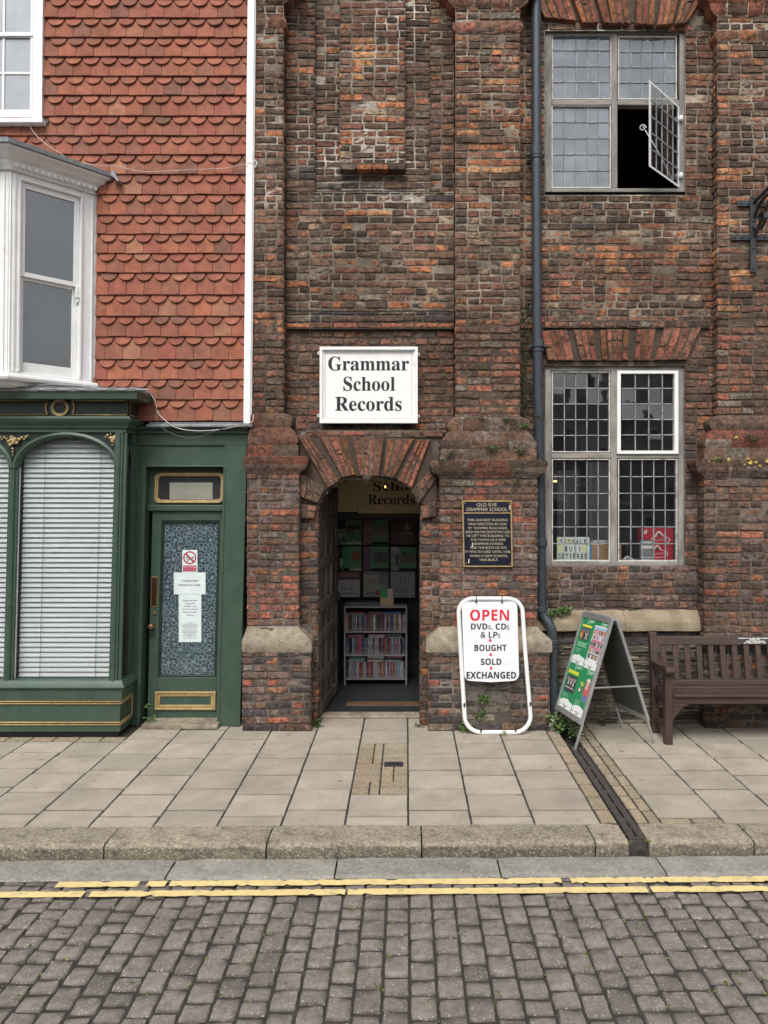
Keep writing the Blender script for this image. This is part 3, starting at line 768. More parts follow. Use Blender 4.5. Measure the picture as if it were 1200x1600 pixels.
w.prism([(X(c8(*p)[0], W), Z(c8(*p)[1], W)) for p in ((80, 114), (870, 100), (795, 264), (112, 264))], W - .006, W + .02, 1, (.085, .062, .05))
w.build('flat_arch', BM, school, smooth=55)
w = MB(); fo = lambda x, z: jitc(rnd.choice((mul(C['og'], .8), C['rd'], C['rb'], mul(C['og'], .65), mul(C['rd'], .8))), .12)
for q, n in (([(0, -140), (170, -140), (255, 104), (95, 84)], 4), ([(190, -140), (300, -140), (364, 112), (282, 112)], 3), ([(315, -140), (370, -140), (424, 114), (390, 116)], 1), ([(385, -140), (500, -140), (518, 116), (428, 114)], 3),
             ([(560, -140), (650, -140), (640, 122), (546, 118)], 3), ([(690, -140), (790, -140), (730, 118), (652, 124)], 3), ([(810, -140), (960, -140), (800, 112), (742, 118)], 3)):
    voussoir(w, q, n, YV - .02, fo, rows=(1, 2), cr=c7, proud=.07)
w.prism([(X(c7(*p)[0], W), Z(c7(*p)[1], W)) for p in ((0, -140), (960, -140), (800, 118), (95, 100))], W - .007, W + .02, 1, (.12, .085, .06))
w.build('flat_arch', BM, school, smooth=55)
# sloping stone sill course and the rubble footing under it
rnd.seed(43)
m = MB(); yb = .1
def stonerun(xa, xb, c):
    pr = [(W, 955), (W - .02, 959), (.035, 971), (.03, 974), (.03, 986), (.05, 987)]; n = 10; vs = []
    for i in range(n + 1):
        x = xa + (xb - xa) * i / n
        for y, p in pr: vs.append((x + U(-.002, .002), y + U(-.003, .003), Z(p, .03) + U(-.004, .004)))
    B = len(pr); m.add(vs, [(i * B + q, i * B + q + 1, (i + 1) * B + q + 1, (i + 1) * B + q) for i in range(n) for q in range(B - 1)] + [tuple(range(B - 1, -1, -1)), tuple(n * B + q for q in range(B))], 0, c)
stonerun(1.2, 2.02, (.8, .8, .8)); stonerun(2.024, 2.8, (1, 1, 1))
m.build('sill_course', mat('sandstone', (.30, .245, .17), .9, .3, 16, 1., 35, dirt=(.15, .115, .065), dirt_amt=.8, dscale=8, dlo=.46, dhi=.68, bdist=.012, spec=.25), school, smooth=50)
w = MB()
rp = lambda x, z: jitc(rnd.choice(((.175, .15, .115), (.12, .105, .08), (.22, .19, .145), (.075, .068, .058), (.14, .12, .1))), .2)
bricks(w, (0, .085), (1, 0), (0, -1), 1.2, 2.8, 0, Z(1010, .08), kind='rubble', pal=rp, hb=.042, prot=(-.008, .016), depth=.03)
front(w, .085, 1.2, 2.8, Z(1010, .08), Z(986, .03), pal=lambda x, z: jitc(rnd.choice((C['bl'], C['pu'], C['bl'])), .2))
w.build('footing', [M['rubble'], M['mortar']], school, smooth=60)

# ---- rooms behind (walls, floors, ceilings of the lobby, the shop and the upper room)
def room(mb, x0, x1, y0, y1, z0, z1):
    v = [(x0, y0, z0), (x1, y0, z0), (x1, y1, z0), (x0, y1, z0), (x0, y0, z1), (x1, y0, z1), (x1, y1, z1), (x0, y1, z1)]
    mb.add(v, [(4, 7, 6, 5), (1, 2, 6, 5), (2, 3, 7, 6), (3, 0, 4, 7)])
    mb.add([v[0], v[1], v[2], v[3]], [(0, 1, 2, 3)], 1)
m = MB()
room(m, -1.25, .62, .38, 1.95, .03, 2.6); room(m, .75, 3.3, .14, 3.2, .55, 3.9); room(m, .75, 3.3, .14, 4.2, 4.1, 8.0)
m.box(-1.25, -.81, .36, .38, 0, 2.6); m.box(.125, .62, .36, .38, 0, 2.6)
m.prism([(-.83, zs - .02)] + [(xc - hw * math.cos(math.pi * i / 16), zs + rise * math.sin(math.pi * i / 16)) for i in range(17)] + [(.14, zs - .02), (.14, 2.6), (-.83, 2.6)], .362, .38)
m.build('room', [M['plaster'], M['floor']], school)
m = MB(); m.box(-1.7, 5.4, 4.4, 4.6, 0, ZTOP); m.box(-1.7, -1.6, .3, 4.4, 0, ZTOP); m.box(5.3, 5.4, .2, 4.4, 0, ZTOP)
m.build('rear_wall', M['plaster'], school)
m = MB(); m.box(-1.75, 5.5, -.12, 4.7, ZTOP, ZTOP + .25)
for i in range(1): m.prism([(-1.75, ZTOP + .25), (5.5, ZTOP + .25), (5.5, ZTOP + .3), (-1.75, ZTOP + .3)], -.2, 4.7)
m.build('roof', M['lead'], school)
m = MB(); m.box(-.86, .17, .24, .56, .002, .026)
m.build('doorstep', M['stone'], school, bevel=.008)
m = MB(); m.box(-.60, .125, .565, .70, .03, .042)
m.build('threshold', mat('worn_oak', (.12, .072, .034), .6, .3, 12, .3, 50, stretch=(.3, 2, 1)), school, bevel=.003)
# open door leaf: ledged and panelled, swung into the lobby
dl = MB(); h0, h1 = Vector((-.835, .17, 0)), Vector((-.752, 1.12, 0)); dv = (h1 - h0).normalized(); dn = Vector((dv.y, -dv.x, 0)); LW = (h1 - h0).length
def dbox(u0, u1, z0, z1, n0, n1, m_=0):
    q = [h0 + dv * u + dn * n for u, n in ((u0, n0), (u0, n1), (u1, n1), (u1, n0))]
    q = [q[0], q[3], q[2], q[1]][::-1]
    dl.hexa([(p.x, p.y, z0) for p in q] + [(p.x, p.y, z1) for p in q], m_)
dbox(0, LW, .045, 2.2, -.03, .0)
for u in (0, .3, .6, .86): dbox(u + .002, min(u + .09, LW), .05, 2.19, .001, .022)
for z in (.05, .34, .74, 1.02, 1.42, 1.8, 2.08): dbox(.001, LW - .001, z, z + .1, .0015, .026)
dbox(-.012, .0, .05, 2.0, -.03, .012)
m = dl
for z in (.39, .79, 1.07, 1.47, 1.85):
    for u in (.05, .2, .34, .5, .65, .8): m.ball(h0 + dv * u + dn * .027 + Vector((0, 0, z)), .011, 6, 4, mat=1)
dr = dl.build('door', [M['door'], M['iron']], school, bevel=.004)
m = MB(); q = h0 + dv * .86 + dn * .05
m.tube([q + Vector((0, 0, 1.05)) + dv * (.04 * math.cos(a)) + Vector((0, 0, .04 * math.sin(a))) for a in [i * math.pi / 6 for i in range(12)]], .007, 6, True)
m.build('ring_handle', M['iron'], dr)

# ---- leaded windows
def cames(mb, u0, u1, v0, v1, nc, nr, pl, r, mat=0, nrm=(0, -1, 0)):
    for i in range(1, nc):
        u = u0 + (u1 - u0) * i / nc
        mb.strip([pl(u + U(-.12, .12), v0 + (v1 - v0) * t / 6) for t in range(7)], (pl(u0 + 1, v0)[0] - pl(u0, v0)[0], pl(u0 + 1, v0)[1] - pl(u0, v0)[1], 0), r, .008, mat)
    for i in range(1, nr):
        v = v0 + (v1 - v0) * i / nr
        mb.strip([pl(u0 + (u1 - u0) * t / 6, v + U(-.15, .15)) for t in range(7)], (0, 0, 1), r, .008, mat)
def panes(mb, u0, u1, v0, v1, nc, nr, pl, nrm, tilt, mat=0, film_sky=1.):
    for i in range(nc):
        for j in range(nr):
            q = [Vector(pl(u0 + (u1 - u0) * (i + a) / nc, v0 + (v1 - v0) * (j + b_) / nr)) for a, b_ in ((0, 1), (1, 1), (1, 0), (0, 0))]
            tu, tv = rnd.gauss(0, tilt), rnd.gauss(0, tilt); w_ = (q[1] - q[0]).length; h_ = (q[3] - q[0]).length; nn = Vector(nrm)
            for p_, (a, b_) in zip(q, ((-.5, -.5), (.5, -.5), (.5, .5), (-.5, .5))): p_ += nn * (a * w_ * tu + b_ * h_ * tv)
            mb.add(q, [(0, 1, 2, 3)], mat, (film_sky * U(.85, 1.15),) * 3)
rnd.seed(51)
YF, YG = W + .035, W + .075
def pframe(mb, px0, px1, py0, py1, m_=0, yf=YF, yb=YF + .09): mb.pbox(px0, px1, py0, py1, yf, yb, m_)
def window(px0, px1, py0, py1, mx0, mx1, ty0, ty1, l, r, t, b_, lights, glassm, tilt):
    fr = MB()
    pframe(fr, px0, l, py0, py1, 0); pframe(fr, r, px1, py0, py1, 0)
    pframe(fr, l, r, py0, t, 1, YF + .003); pframe(fr, l, r, b_, py1, 1, YF - .012)
    pframe(fr, mx0, mx1, t, b_, 0, YF + .004); pframe(fr, l, mx0, ty0, ty1, 1, YF + .006); pframe(fr, mx1, r, ty0, ty1, 1, YF + .006)
    wroot = fr.build('window', [M['wood'], M['wood_h']], school, bevel=.006)
    pl = flat(YG); e = 1.6
    for (a0, a1, c0, c1, nc, nr, film_sky) in lights:
        bd = MB(); cm = MB(); pn = MB()
        for q in ((a0 - e, a0, c0 - e, c1 + e), (a1, a1 + e, c0 - e, c1 + e), (a0, a1, c0 - e, c0), (a0, a1, c1, c1 + e)): bd.pbox(*q, YF + .014, YG + .02)
        cames(cm, a0, a1, c0, c1, nc, nr, lambda u, v: (X(u, YG), YG - .004, Z(v, YG)), .0095)
        panes(pn, a0, a1, c0, c1, nc, nr, pl, (0, -1, 0), tilt, 0, film_sky)
        bd.build('glazing_bead', M['oldwhite'], wroot, bevel=.002); cm.build('leading', M['cames'], wroot); pn.build('pane', glassm, wroot)
    return wroot
low = window(851.7, 1070, 567, 885.5, 954.6, 964.5, 707.5, 716, 862, 1060, 579.5, 877, [(864, 952, 582, 705, 5, 5, 1.), (864, 952, 718.5, 875.5, 5, 6, 1.), (967.5, 1057, 718.5, 875.5, 5, 6, 1.)], M['glass'], .02)
upw = window(851.7, 1072, 43, 300, 955.5, 965, 155.5, 164, 862, 1062, 52.5, 294, [(864, 954, 54, 153.5, 5, 4, 1.), (863.5, 953, 166, 292, 5, 5, 1.), (967.5, 1056, 57.5, 153.5, 5, 4, .8)], M['glass_up'], .012)
# white iron casement in the lower window (ajar by a hair)
c = MB(); pl = lambda u, v: (X(u, YG - .03), YG - .03 - (u - 1058) * -.00025, Z(v, YG - .03))
for q in ((964.5, 970, 579, 709), (1054, 1060, 579, 709), (970, 1054, 579, 583.5), (970, 1054, 704, 709)): c.pbox(*q, YF - .012, YG, 0)
cames(c, 970, 1054, 583.5, 704, 4, 5, lambda u, v: (X(u, YG), YG - .03, Z(v, YG)), .0105, 1)
panes(c, 970, 1054, 583.5, 704, 4, 5, lambda u, v: (X(u, YG), YG - .026, Z(v, YG)), (0, -1, 0), .045, 2)
c.build('casement', [M['white'], M['cames'], M['glass']], low)
# open casement of the upper window, hinged on the right
hx, hy = X(1061, YF), YF; th = R(47); Wd = .62
fx, fy = hx - Wd * math.cos(th), hy - Wd * math.sin(th)
z0, z1 = Z(293, YF), Z(166, YF)
pl = lambda u, v: (fx + (hx - fx) * u, fy + (hy - fy) * u, z1 + (z0 - z1) * v)
nrm = Vector((-math.sin(th), -math.cos(th), 0)) * -1
c = MB()
def cbar(u0, u1, v0, v1, t=.011):
    q = [Vector(pl(u, v)) for u, v in ((u0, v1), (u1, v1), (u1, v0), (u0, v0))]
    c.hexa([q[0] - nrm * t, q[1] - nrm * t, q[1] + nrm * t, q[0] + nrm * t, q[3] - nrm * t, q[2] - nrm * t, q[2] + nrm * t, q[3] + nrm * t], 0)
cbar(0, .035, 0, 1); cbar(.965, 1, 0, 1); cbar(.035, .965, 0, .026); cbar(.035, .965, .974, 1)
for i in range(1, 5): c.strip([pl(.035 + .93 * i / 5, .026 + .948 * t / 6) for t in range(7)], (hx - fx, hy - fy, 0), .011, .008, 1)
for i in range(1, 5): c.strip([pl(.035 + .93 * t / 6, .026 + .948 * i / 5) for t in range(7)], (0, 0, 1), .011, .008, 1)
panes(c, .035, .965, .026, .974, 5, 5, pl, nrm, .02, 2, 1.)
for v in (.16, .86): c.ball((hx + .012, hy - .02, z1 + (z0 - z1) * v), .02, 8, 6, (1, 1, 1.4), 0)
c.build('casement', [M['white'], M['cames'], M['glass']], upw)
m = MB(); m.tube([(X(1004, .25) + .035 * math.cos(a) * (1 - i * .05), .25, Z(200, .25) + .035 * math.sin(a) * (1 - i * .05)) for i, a in enumerate([k * .55 for k in range(15)])], .006, 6)
m.tube([P(1008, 203, .25), P(1030, 240, .2), P(1055, 290, .17)], .005, 6)
m.build('stay', M['alu'], upw)
settle(school)

# ================================================================== TILE-HUNG HOUSE AND ITS SHOPFRONT (the old house leans a little)
ZL = Z(660)
def lean(z): return (z - ZL) * (.025 if z < ZL else .010)
def XL(p): return (p[0] + lean(p[2]), p[1], p[2])
def pr_(px, py): return px + (py - 660) * (.025 if py > 660 else .010)     # measured photo x -> x on the upright house
house = thing('tile_hung_house', 'house hung with red clay fish-scale tiles above a dark green painted shopfront', 'building', (-2.4, 0, 0))
def hb(mb, name, mats, parent=None, smooth=None, bevel=0., seg=2): return mb.build(name, mats, parent or house, smooth, bevel, seg, XL)

rnd.seed(61)
rows = [-120, -90, -59, -29, 1, 31.5, 62, 92, 122, 152, 184, 214.5, 244, 275, 306, 338, 367.5, 397.5, 427.5, 462, 495, 527, 562.7, 593.5, 625, 658]
t = MB(); TW = .1617; xR = X(pr_(386, 330)); xLft = -5.4; XBAY, Zb_, Zt_ = X(pr_(152, 420)), 3.08, 5.06
TC = [(.285, .1, .06), (.27, .096, .058), (.255, .095, .06), (.295, .108, .064), (.235, .092, .06), (.27, .09, .06)] * 6 + [(.19, .085, .058), (.21, .088, .06), (.31, .135, .082)]
for i in range(len(rows) - 1):
    zb0, zb1 = Z(rows[i]), Z(rows[i + 1])          # lower edge of this straight row, and of the next one down
    off = (i % 2) * .02 + U(-.008, .008)
    x = xR + .04 - off
    while x > xLft:                                  # straight row below the scallops
        a, b_ = x - TW + .0015, x - .0015
        if zb1 > Z(192):
            if b_ < X(60): x -= TW; continue
            a = max(a, X(57))
        if Zb_ < zb1 + .03 < Zt_:
            if b_ < XBAY + .005: x -= TW; continue
            a = max(a, XBAY)
        c = jitc(rnd.choice(TC), .09); dz = U(-.003, .003); dy = U(-.003, .003); tl = U(-.002, .002)
        zt, zz = zb0 + .02, zb1 + dz
        t.hexa([(a, -.046 + dy, zz - tl), (b_, -.046 + dy, zz + tl), (b_, -.03 + dy, zz + tl), (a, -.03 + dy, zz - tl), (a, -.014, zt), (b_, -.014, zt), (b_, .002, zt), (a, .002, zt)], 0, c)
        x -= TW
    x = xR + .04 - off
    while x > xLft - .2:                              # scalloped row on top, tucked under the straight row above
        if (x - .06 < X(58) and zb0 > Z(194)) or (x - .05 < XBAY and Zb_ < zb0 < Zt_): x -= TW; continue
        cx = x; c = jitc(rnd.choice(TC), .12); r = .0715 + U(-.001, .001); dz = U(-.003, .003); dy = U(-.003, .002)
        zb = zb0 - .076 + dz; ztop = zb0 + .03
        prof = [(-r, zb0 - .012)] + [(-r * math.cos(math.pi * k / 14), zb0 - .012 - (zb0 - .012 - zb) * math.sin(math.pi * k / 14)) for k in range(1, 14)] + [(r, zb0 - .012), (r, zb0 + .0005), (.079, zb0 + .0005), (.079, ztop), (-.079, ztop), (-.079, zb0 + .0005), (-r, zb0 + .0005)]
        def yy(z): return -.049 + (z - zb) / (ztop - zb) * .03 + dy
        n = len(prof)
        vs = [(cx + p, yy(z), z) for p, z in prof] + [(cx + p, yy(z) + .015, z) for p, z in prof]
        t.add(vs, [tuple(range(n)), tuple(range(2 * n - 1, n - 1, -1))] + [((k + 1) % n, k, n + k, n + (k + 1) % n) for k in range(n)], 0, c)
        x -= TW
hb(t, 'tile_cladding', M['tile'], bevel=.0016, seg=1)
m = MB(); m.box(-5.4, xR + .05, .015, .3, Z(660), ZTOP - .4); m.box(-5.4, X(pr_(385, 700)), .42, .6, 0, Z(660)); m.box(-5.4, -5.3, .3, 4.4, 0, ZTOP - .4); m.box(-5.4, -1.7, 4.4, 4.6, 0, ZTOP - .4)
hb(m, 'wall', M['plaster'])
m = MB(); m.box(-5.5, -1.66, -.25, 4.7, ZTOP - .4, ZTOP - .2); hb(m, 'roof', M['lead'])
# white corner board
m = MB(); a, b_ = pr_(383.5, 330), pr_(396.5, 330)
m.box(X(a, -.06), X(b_, -.06), -.06, .05, Z(664, -.06), ZTOP - .4); m.box(X(a + 3.5, -.07), X(b_ - 2, -.07), -.075, -.0605, Z(662, -.07), ZTOP - .4)
cb = hb(m, 'corner_board', M['white'], bevel=.004)
# lead strip over the door head
m = MB(); m.box(X(pr_(228, 664), -.1), X(pr_(394, 664), -.1), -.10, .03, Z(667, -.1), Z(663, -.1)); m.box(X(pr_(228, 664), -.1), X(pr_(394, 664), -.1), -.03, -.012, Z(663, -.1), Z(658, -.1)); hb(m, 'flashing', M['lead'], bevel=.004)

# ---- sash window, upper left
YW = -.06
m = MB(); pc = -2; q = lambda x, y: pr_(x, y)
l_, r_ = -70, pr_(66, 100)
def lb(mb, px0, px1, py0, py1, yf, yb, mt=0): mb.pbox(px0, px1, py0, py1, yf, yb, mt)
lb(m, r_ - 15, r_, -160, 186, YW, .02); lb(m, l_, l_ + 15, -160, 186, YW, .02); lb(m, l_ + 15, r_ - 15, -160, -146, YW, .02)
lb(m, l_ - 3, r_ + 1, 184, 191, YW - .05, .02)
sw = hb(m, 'window', M['white'], bevel=.005)
for (y0, y1, yf, bars) in ((-146, 56, -.03, (-70, -8)), (51, 184, -.018, (114,))):
    m = MB()
    lb(m, l_ + 15, l_ + 19, y0, y1, yf, yf + .04); lb(m, r_ - 19, r_ - 15, y0, y1, yf, yf + .04); lb(m, l_ + 19, r_ - 19, y0, y0 + 5, yf, yf + .04); lb(m, l_ + 19, r_ - 19, y1 - (13 if y1 > 100 else 6), y1, yf, yf + .04)
    for bx in (l_ + 52, r_ - 61): lb(m, bx - 1.8, bx + 1.8, y0 + 5, y1 - 6, yf + .008, yf + .035)
    for by in bars: lb(m, l_ + 19, r_ - 19, by - 1.8, by + 1.8, yf + .009, yf + .034)
    s_ = hb(m, 'sash', M['white'], sw, bevel=.003)
    m = MB(); lb(m, l_ + 18, r_ - 18, y0 + 2, y1 - 2, yf + .02, yf + .024); s2 = hb(m, 'pane', M['glass_pale_sky'], sw)
m = MB(); lb(m, l_ + 4, r_ - 8, -150, 186, .008, .0145); hb(m, 'backing', M['black'], sw)  # black sheet stands for the dark room behind the panes
m = MB()
for k in range(9): m.prism([(X(-70 + k * 16), Z(191)), (X(-54 + k * 16), Z(191)), (X(-54 + k * 16), Z(196)), (X(-62 + k * 16), Z(201)), (X(-70 + k * 16), Z(196))], -.045 - .001 * (k % 2), -.025, 0, jitc((.1, .095, .085), .2))
hb(m, 'apron_slates', M['tile'], sw)

# ---- canted bay window
YB = -.55; Zt, Zb = 4.875, Z(604)
c0 = Vector((X(pr_(14, 420), YB), YB, 0)); c1 = Vector((X(pr_(150.5, 420)), 0, 0)); cl = Vector((c0.x - 1.5, YB, 0)); c2 = Vector((cl.x - (c1.x - c0.x), 0, 0))
def face(mb, A, B, u0, u1, z0, z1, n0, n1, mt=0):     # block on the face A->B, u metres along it, n outwards
    d = (B - A).normalized(); n = Vector((d.y, -d.x, 0)); z = Vector((0, 0, 1))
    pts = [A + d * u0 + n * n1, A + d * u1 + n * n1, A + d * u1 + n * n0, A + d * u0 + n * n0]
    mb.hexa([tuple(p + z * z0) for p in pts] + [tuple(p + z * z1) for p in pts], mt)
cant = (c1 - c0).length; frontw = (c0 - cl).length
m = MB()
sides = ((c0, c1, cant), (cl, c0, frontw), (c2, cl, cant))
SL, SR = .088, .155
for A, B, L_ in sides:
    a_, b_ = (SL, L_ - SR) if A is not c2 else (SR, L_ - SL)
    face(m, A, B, -.012, a_ - .0005, Zb + .03, Zt, -.08, 0); face(m, A, B, b_ + .0005, L_ + .012, Zb + .03, Zt, -.08, 0)
    face(m, A, B, a_, b_, Zt - .065, Zt, -.08, .001); face(m, A, B, a_, b_, Zb + .03, Zb + .055, -.08, .001)
    face(m, A, B, .03, .05, Zb + .06, Zt - .015, .001, .012); face(m, A, B, L_ - .05, L_ - .035, Zb + .06, Zt - .015, .001, .012)
    face(m, A, B, a_ - .02, a_ + .0, Zb + .06, Zt - .04, .0015, .018); face(m, A, B, b_, b_ + .02, Zb + .06, Zt - .04, .0015, .018); face(m, A, B, a_ - .02, b_ + .02, Zt - .06, Zt - .04, .002, .02)
bw = hb(m, 'bay_window', M['white'], bevel=.004)
for A, B, L_ in sides:
    a_, b_ = (SL, L_ - SR) if A is not c2 else (SR, L_ - SL)
    zm = Zb + (Zt - Zb) * .515
    up = MB(); lo = MB()
    for mb, z0, z1, n, bt, tp in ((up, zm - .02, Zt - .065, -.012, .04, .045), (lo, Zb + .055, zm + .0, -.042, .095, .045)):
        face(mb, A, B, a_ + .001, a_ + .045, z0, z1, n - .03, n); face(mb, A, B, b_ - .045, b_ - .001, z0, z1, n - .03, n)
        face(mb, A, B, a_ + .045, b_ - .045, z0, z0 + bt, n - .03, n + .001); face(mb, A, B, a_ + .045, b_ - .045, z1 - tp, z1, n - .03, n + .001)
        hb(mb, 'sash', M['white'], bw, bevel=.003)
        g_ = MB(); face(g_, A, B, a_ + .04, b_ - .04, z0 + .02, z1 - .02, n - .02, n - .015); hb(g_, 'pane', M['glass_sash'], bw)
    h_ = MB(); face(h_, A, B, b_ - .03, b_ + .005, zm - .12, zm - .02, -.03, .012); face(h_, A, B, b_ - .022, b_ - .003, zm - .16, zm - .12, -.03, .005); hb(h_, 'sash_horn', M['white'], bw, bevel=.004)
m = MB(); m.prism([(0, 0)] * 0 or [(c2.x + .12, Zb + .02), (c1.x - .12, Zb + .02), (c1.x - .12, Zt), (c2.x + .12, Zt)], -.03, .005); hb(m, 'backing', M['black'], bw)  # black sheet painted in place of the dark room inside the bay
def around(mb, prof, mt=0, col=(1, 1, 1)):       # moulding run round the bay: prof = (out, z)
    pts = [c2, cl, c0, c1]; ns = []
    for i in range(3):
        d = (pts[i + 1] - pts[i]).normalized(); ns.append(Vector((d.y, -d.x, 0)))
    offs = []
    for i in range(4):
        if i in (0, 3):
            n = ns[0] if i == 0 else ns[2]; offs.append(Vector((n.x / abs(n.x) / max(abs(n.x), .3) if 0 else n.x, 0, 0)) / max(n.x * n.x, .2) ** .5 * (1.0 / max(abs(n.x), .6)) * abs(n.x))
        else:
            b2 = (ns[i - 1] + ns[i]).normalized(); offs.append(b2 / b2.dot(ns[i]))
    vs = []
    for o, z in prof:
        for i in range(4):
            p = pts[i] + offs[i] * o; vs.append((p.x, p.y if i in (1, 2) else .0, z))
    fs = [(4 * i + j, 4 * i + j + 1, 4 * i + 5 + j, 4 * i + 4 + j) for i in range(len(prof) - 1) for j in range(3)]
    fs += [(0, 1, 2, 3), tuple(4 * (len(prof) - 1) + k for k in (3, 2, 1, 0))]
    mb.add(vs, fs, mt, col)
m = MB(); around(m, [(.0, Zt - .0), (.03, Zt + .002), (.035, Zt + .022), (.05, Zt + .052), (.055, Zt + .056), (.06, Zt + .07), (.1, Zt + .09), (.14, Zt + .118), (.17, Zt + .132), (.175, Zt + .152), (.16, Zt + .156)])
for A, B, L_ in sides:
    k = .02
    while k < L_ - .03:
        face(m, A, B, k, k + .026, Zt + .024, Zt + .051, .04, .07); k += .052
hb(m, 'cornice', M['white'], bw, bevel=.003)
m = MB(); around(m, [(.17, Zt + .15), (.2, Zt + .155), (.203, Zt + .19), (.19, Zt + .196), (-.2, Zt + .20)])
m.prism([(c1.x + .17, Zt + .15), (c1.x + .185, Zt + .19), (c1.x + .245, Zt + .10), (c1.x + .235, Zt + .085)], -.12, -.04)
hb(m, 'lead_roof', M['lead'], bw, smooth=40)
m = MB(); around(m, [(-.02, Zb - .03), (.05, Zb - .022), (.06, Zb), (.055, Zb + .022), (.03, Zb + .03), (-.02, Zb + .031)]); around(m, [(-.09, Zb - .075), (-.03, Zb - .06), (-.02, Zb - .031)])
hb(m, 'sill', M['white'], bw, bevel=.003)

# ---- shopfront
YSH = -.28                         # glass front of the shop bay
GREEN = [M['green'], M['dgreen'], M['gold']]
XRr = X(197, YSH)                  # right-hand corner of the bay
zs0, zs1 = Z(1063, YSH), Z(676, YSH)
m = MB()
OPN = [(30, 181), (-135, 15.5), (-300, -150)]
ysp = 731
def archpts(a, b_, e=0, top=683, n=28):
    cx, hw_ = (a + b_) / 2, (b_ - a) / 2
    return [(X(cx - (hw_ + e) * math.cos(math.pi * i / n), YSH), Z(ysp - (ysp - top + e) * math.sin(math.pi * i / n), YSH)) for i in range(n + 1)]
for a, b_ in OPN:      # moulded arch, and the sunk spandrels above it
    inn, out_ = archpts(a, b_), archpts(a, b_, 7.5)
    n = len(inn)
    vs = [(p[0], YSH - .018, p[1]) for p in out_] + [(p[0], YSH - .03, p[1]) for p in [((u[0] + v[0]) / 2, (u[1] + v[1]) / 2) for u, v in zip(out_, inn)]] + [(p[0], YSH - .005, p[1]) for p in inn] + [(p[0], YSH + .06, p[1]) for p in inn] + [(p[0], YSH + .04, p[1]) for p in out_]
    m.add(vs, [(r * n + i, r * n + i + 1, (r + 1) * n + i + 1, (r + 1) * n + i) for r in (0, 1, 2) for i in range(n - 1)] + [(i, 4 * n + i, 4 * n + i + 1, i + 1) for i in range(n - 1)])
    sp = out_ + [(X(b_ + 7.5, YSH), Z(672, YSH)), (X(a - 7.5, YSH), Z(672, YSH))]
    half = len(out_) // 2
    zt_ = Z(672, YSH)
    m.add([(p[0], YSH + .02, p[1]) for p in out_] + [(p[0], YSH + .02, zt_) for p in out_], [(i, i + 1, n + i + 1, n + i) for i in range(n - 1)], 1)
for a, b_ in ((15.5, 30), (-150, -135)):
    m.box(X(a, YSH), X(b_, YSH), YSH - .0, YSH + .06, zs0, Z(ysp + 1, YSH)); m.tube([(X((a + b_) / 2, YSH), YSH, zs0), (X((a + b_) / 2, YSH), YSH, Z(ysp + 4, YSH))], .026, 8)
m.box(X(181, YSH), X(193.5, YSH), YSH - .012, YSH + .06, zs0, Z(672, YSH)); m.tube([(X(187.5, YSH), YSH - .01, zs0), (X(187.5, YSH), YSH - .01, Z(676, YSH))], .02, 8)
m.box(X(-330, YSH), X(-300, YSH), YSH, YSH + .06, zs0, Z(672, YSH))
sf = hb(m, 'shopfront', GREEN, smooth=35)
m = MB()
for k, (xa, w_) in enumerate(((.004, .03), (.036, .022), (.2, .045), (.248, .03))):     # moulded return to the wall
    m.box(XRr - .03 - .004 * k, XRr + (.012 if k in (0, 2) else -.004), YSH + xa, YSH + xa + w_, zs0, Z(676, YSH))
m.box(XRr - .05, XRr - .03, YSH + .0, .02, zs0, Z(676, YSH), 1)
m.tube([(XRr - .005, YSH + .29, zs0), (XRr - .005, YSH + .29, Z(690, YSH))], .018, 8); m.tube([(XRr - .01, YSH + .062 + .07 - .07 * math.cos(a), Z(735, YSH) + .22 * math.sin(a)) for a in [math.pi * k / 12 for k in range(13)]], .014, 6)
hb(m, 'corner_post', GREEN, sf, bevel=.004)
m = MB(); m.box(XRr - .028, XRr - .024, YSH + .06, YSH + .2, zs0 + .01, Z(700, YSH)); hb(m, 'pane', M['glass_shop'], sf)
for a, b_ in OPN:
    m = MB(); ap = archpts(a - 2, b_ + 2); m.prism([(X(a - 2, YSH), zs0 - .01)] + ap + [(X(b_ + 2, YSH), zs0 - .01)], YSH + .045, YSH + .049); hb(m, 'pane', M['glass_shop'], sf)
    m = MB(); m.box(X(a, YSH), X(a + .5, YSH), YSH + .03, YSH + .044, zs0, Z(ysp, YSH)); m.box(X(b_ - .5, YSH), X(b_, YSH), YSH + .03, YSH + .044, zs0, Z(ysp, YSH)); hb(m, 'glazing_bead', M['white'], sf)
# carved and gilded flowers in the spandrels
def flower(cx, cy, full):
    m = MB(); c = P(cx, cy, YSH - .0)
    for k in range(9 if full else 4):
        a = k * 2.4; r_ = .012 + .0055 * k
        m.ball((c[0] + r_ * math.cos(a), c[1] - .012 + .0012 * k, c[2] + r_ * .75 * math.sin(a)), .021, 8, 5, (1, .5, .8))
    if full:
        for sgn in (-1, 1):
            for q, (dx, dy, r_) in enumerate(((15, -8, .012), (19, -4, .009), (22, -9, .013), (11, -5, .01), (25, -12, .008))):
                p = P(cx + sgn * dx * .92, cy + dy * .7, YSH); m.ball((p[0], p[1] - .004, p[2]), r_, 7, 5, (1.1, .5, 1))
        for q in range(3): p = P(cx, cy + 12 + 5 * q, YSH); m.ball((p[0], p[1] - .004, p[2]), .014 - .003 * q, 7, 5, (1, .5, .7))
    else:
        for dx, dy, r_ in ((-8, -6, .012), (-5, -2, .01), (-11, -3, .008), (2, 5, .012), (0, 9, .009), (-3, -8, .008)):
            p = P(cx + dx, cy + dy, YSH); m.ball((p[0], p[1] - .004, p[2]), r_, 7, 5, (1.1, .5, .9))
    hb(m, 'carved_ornament', M['gold'], sf, smooth=180)
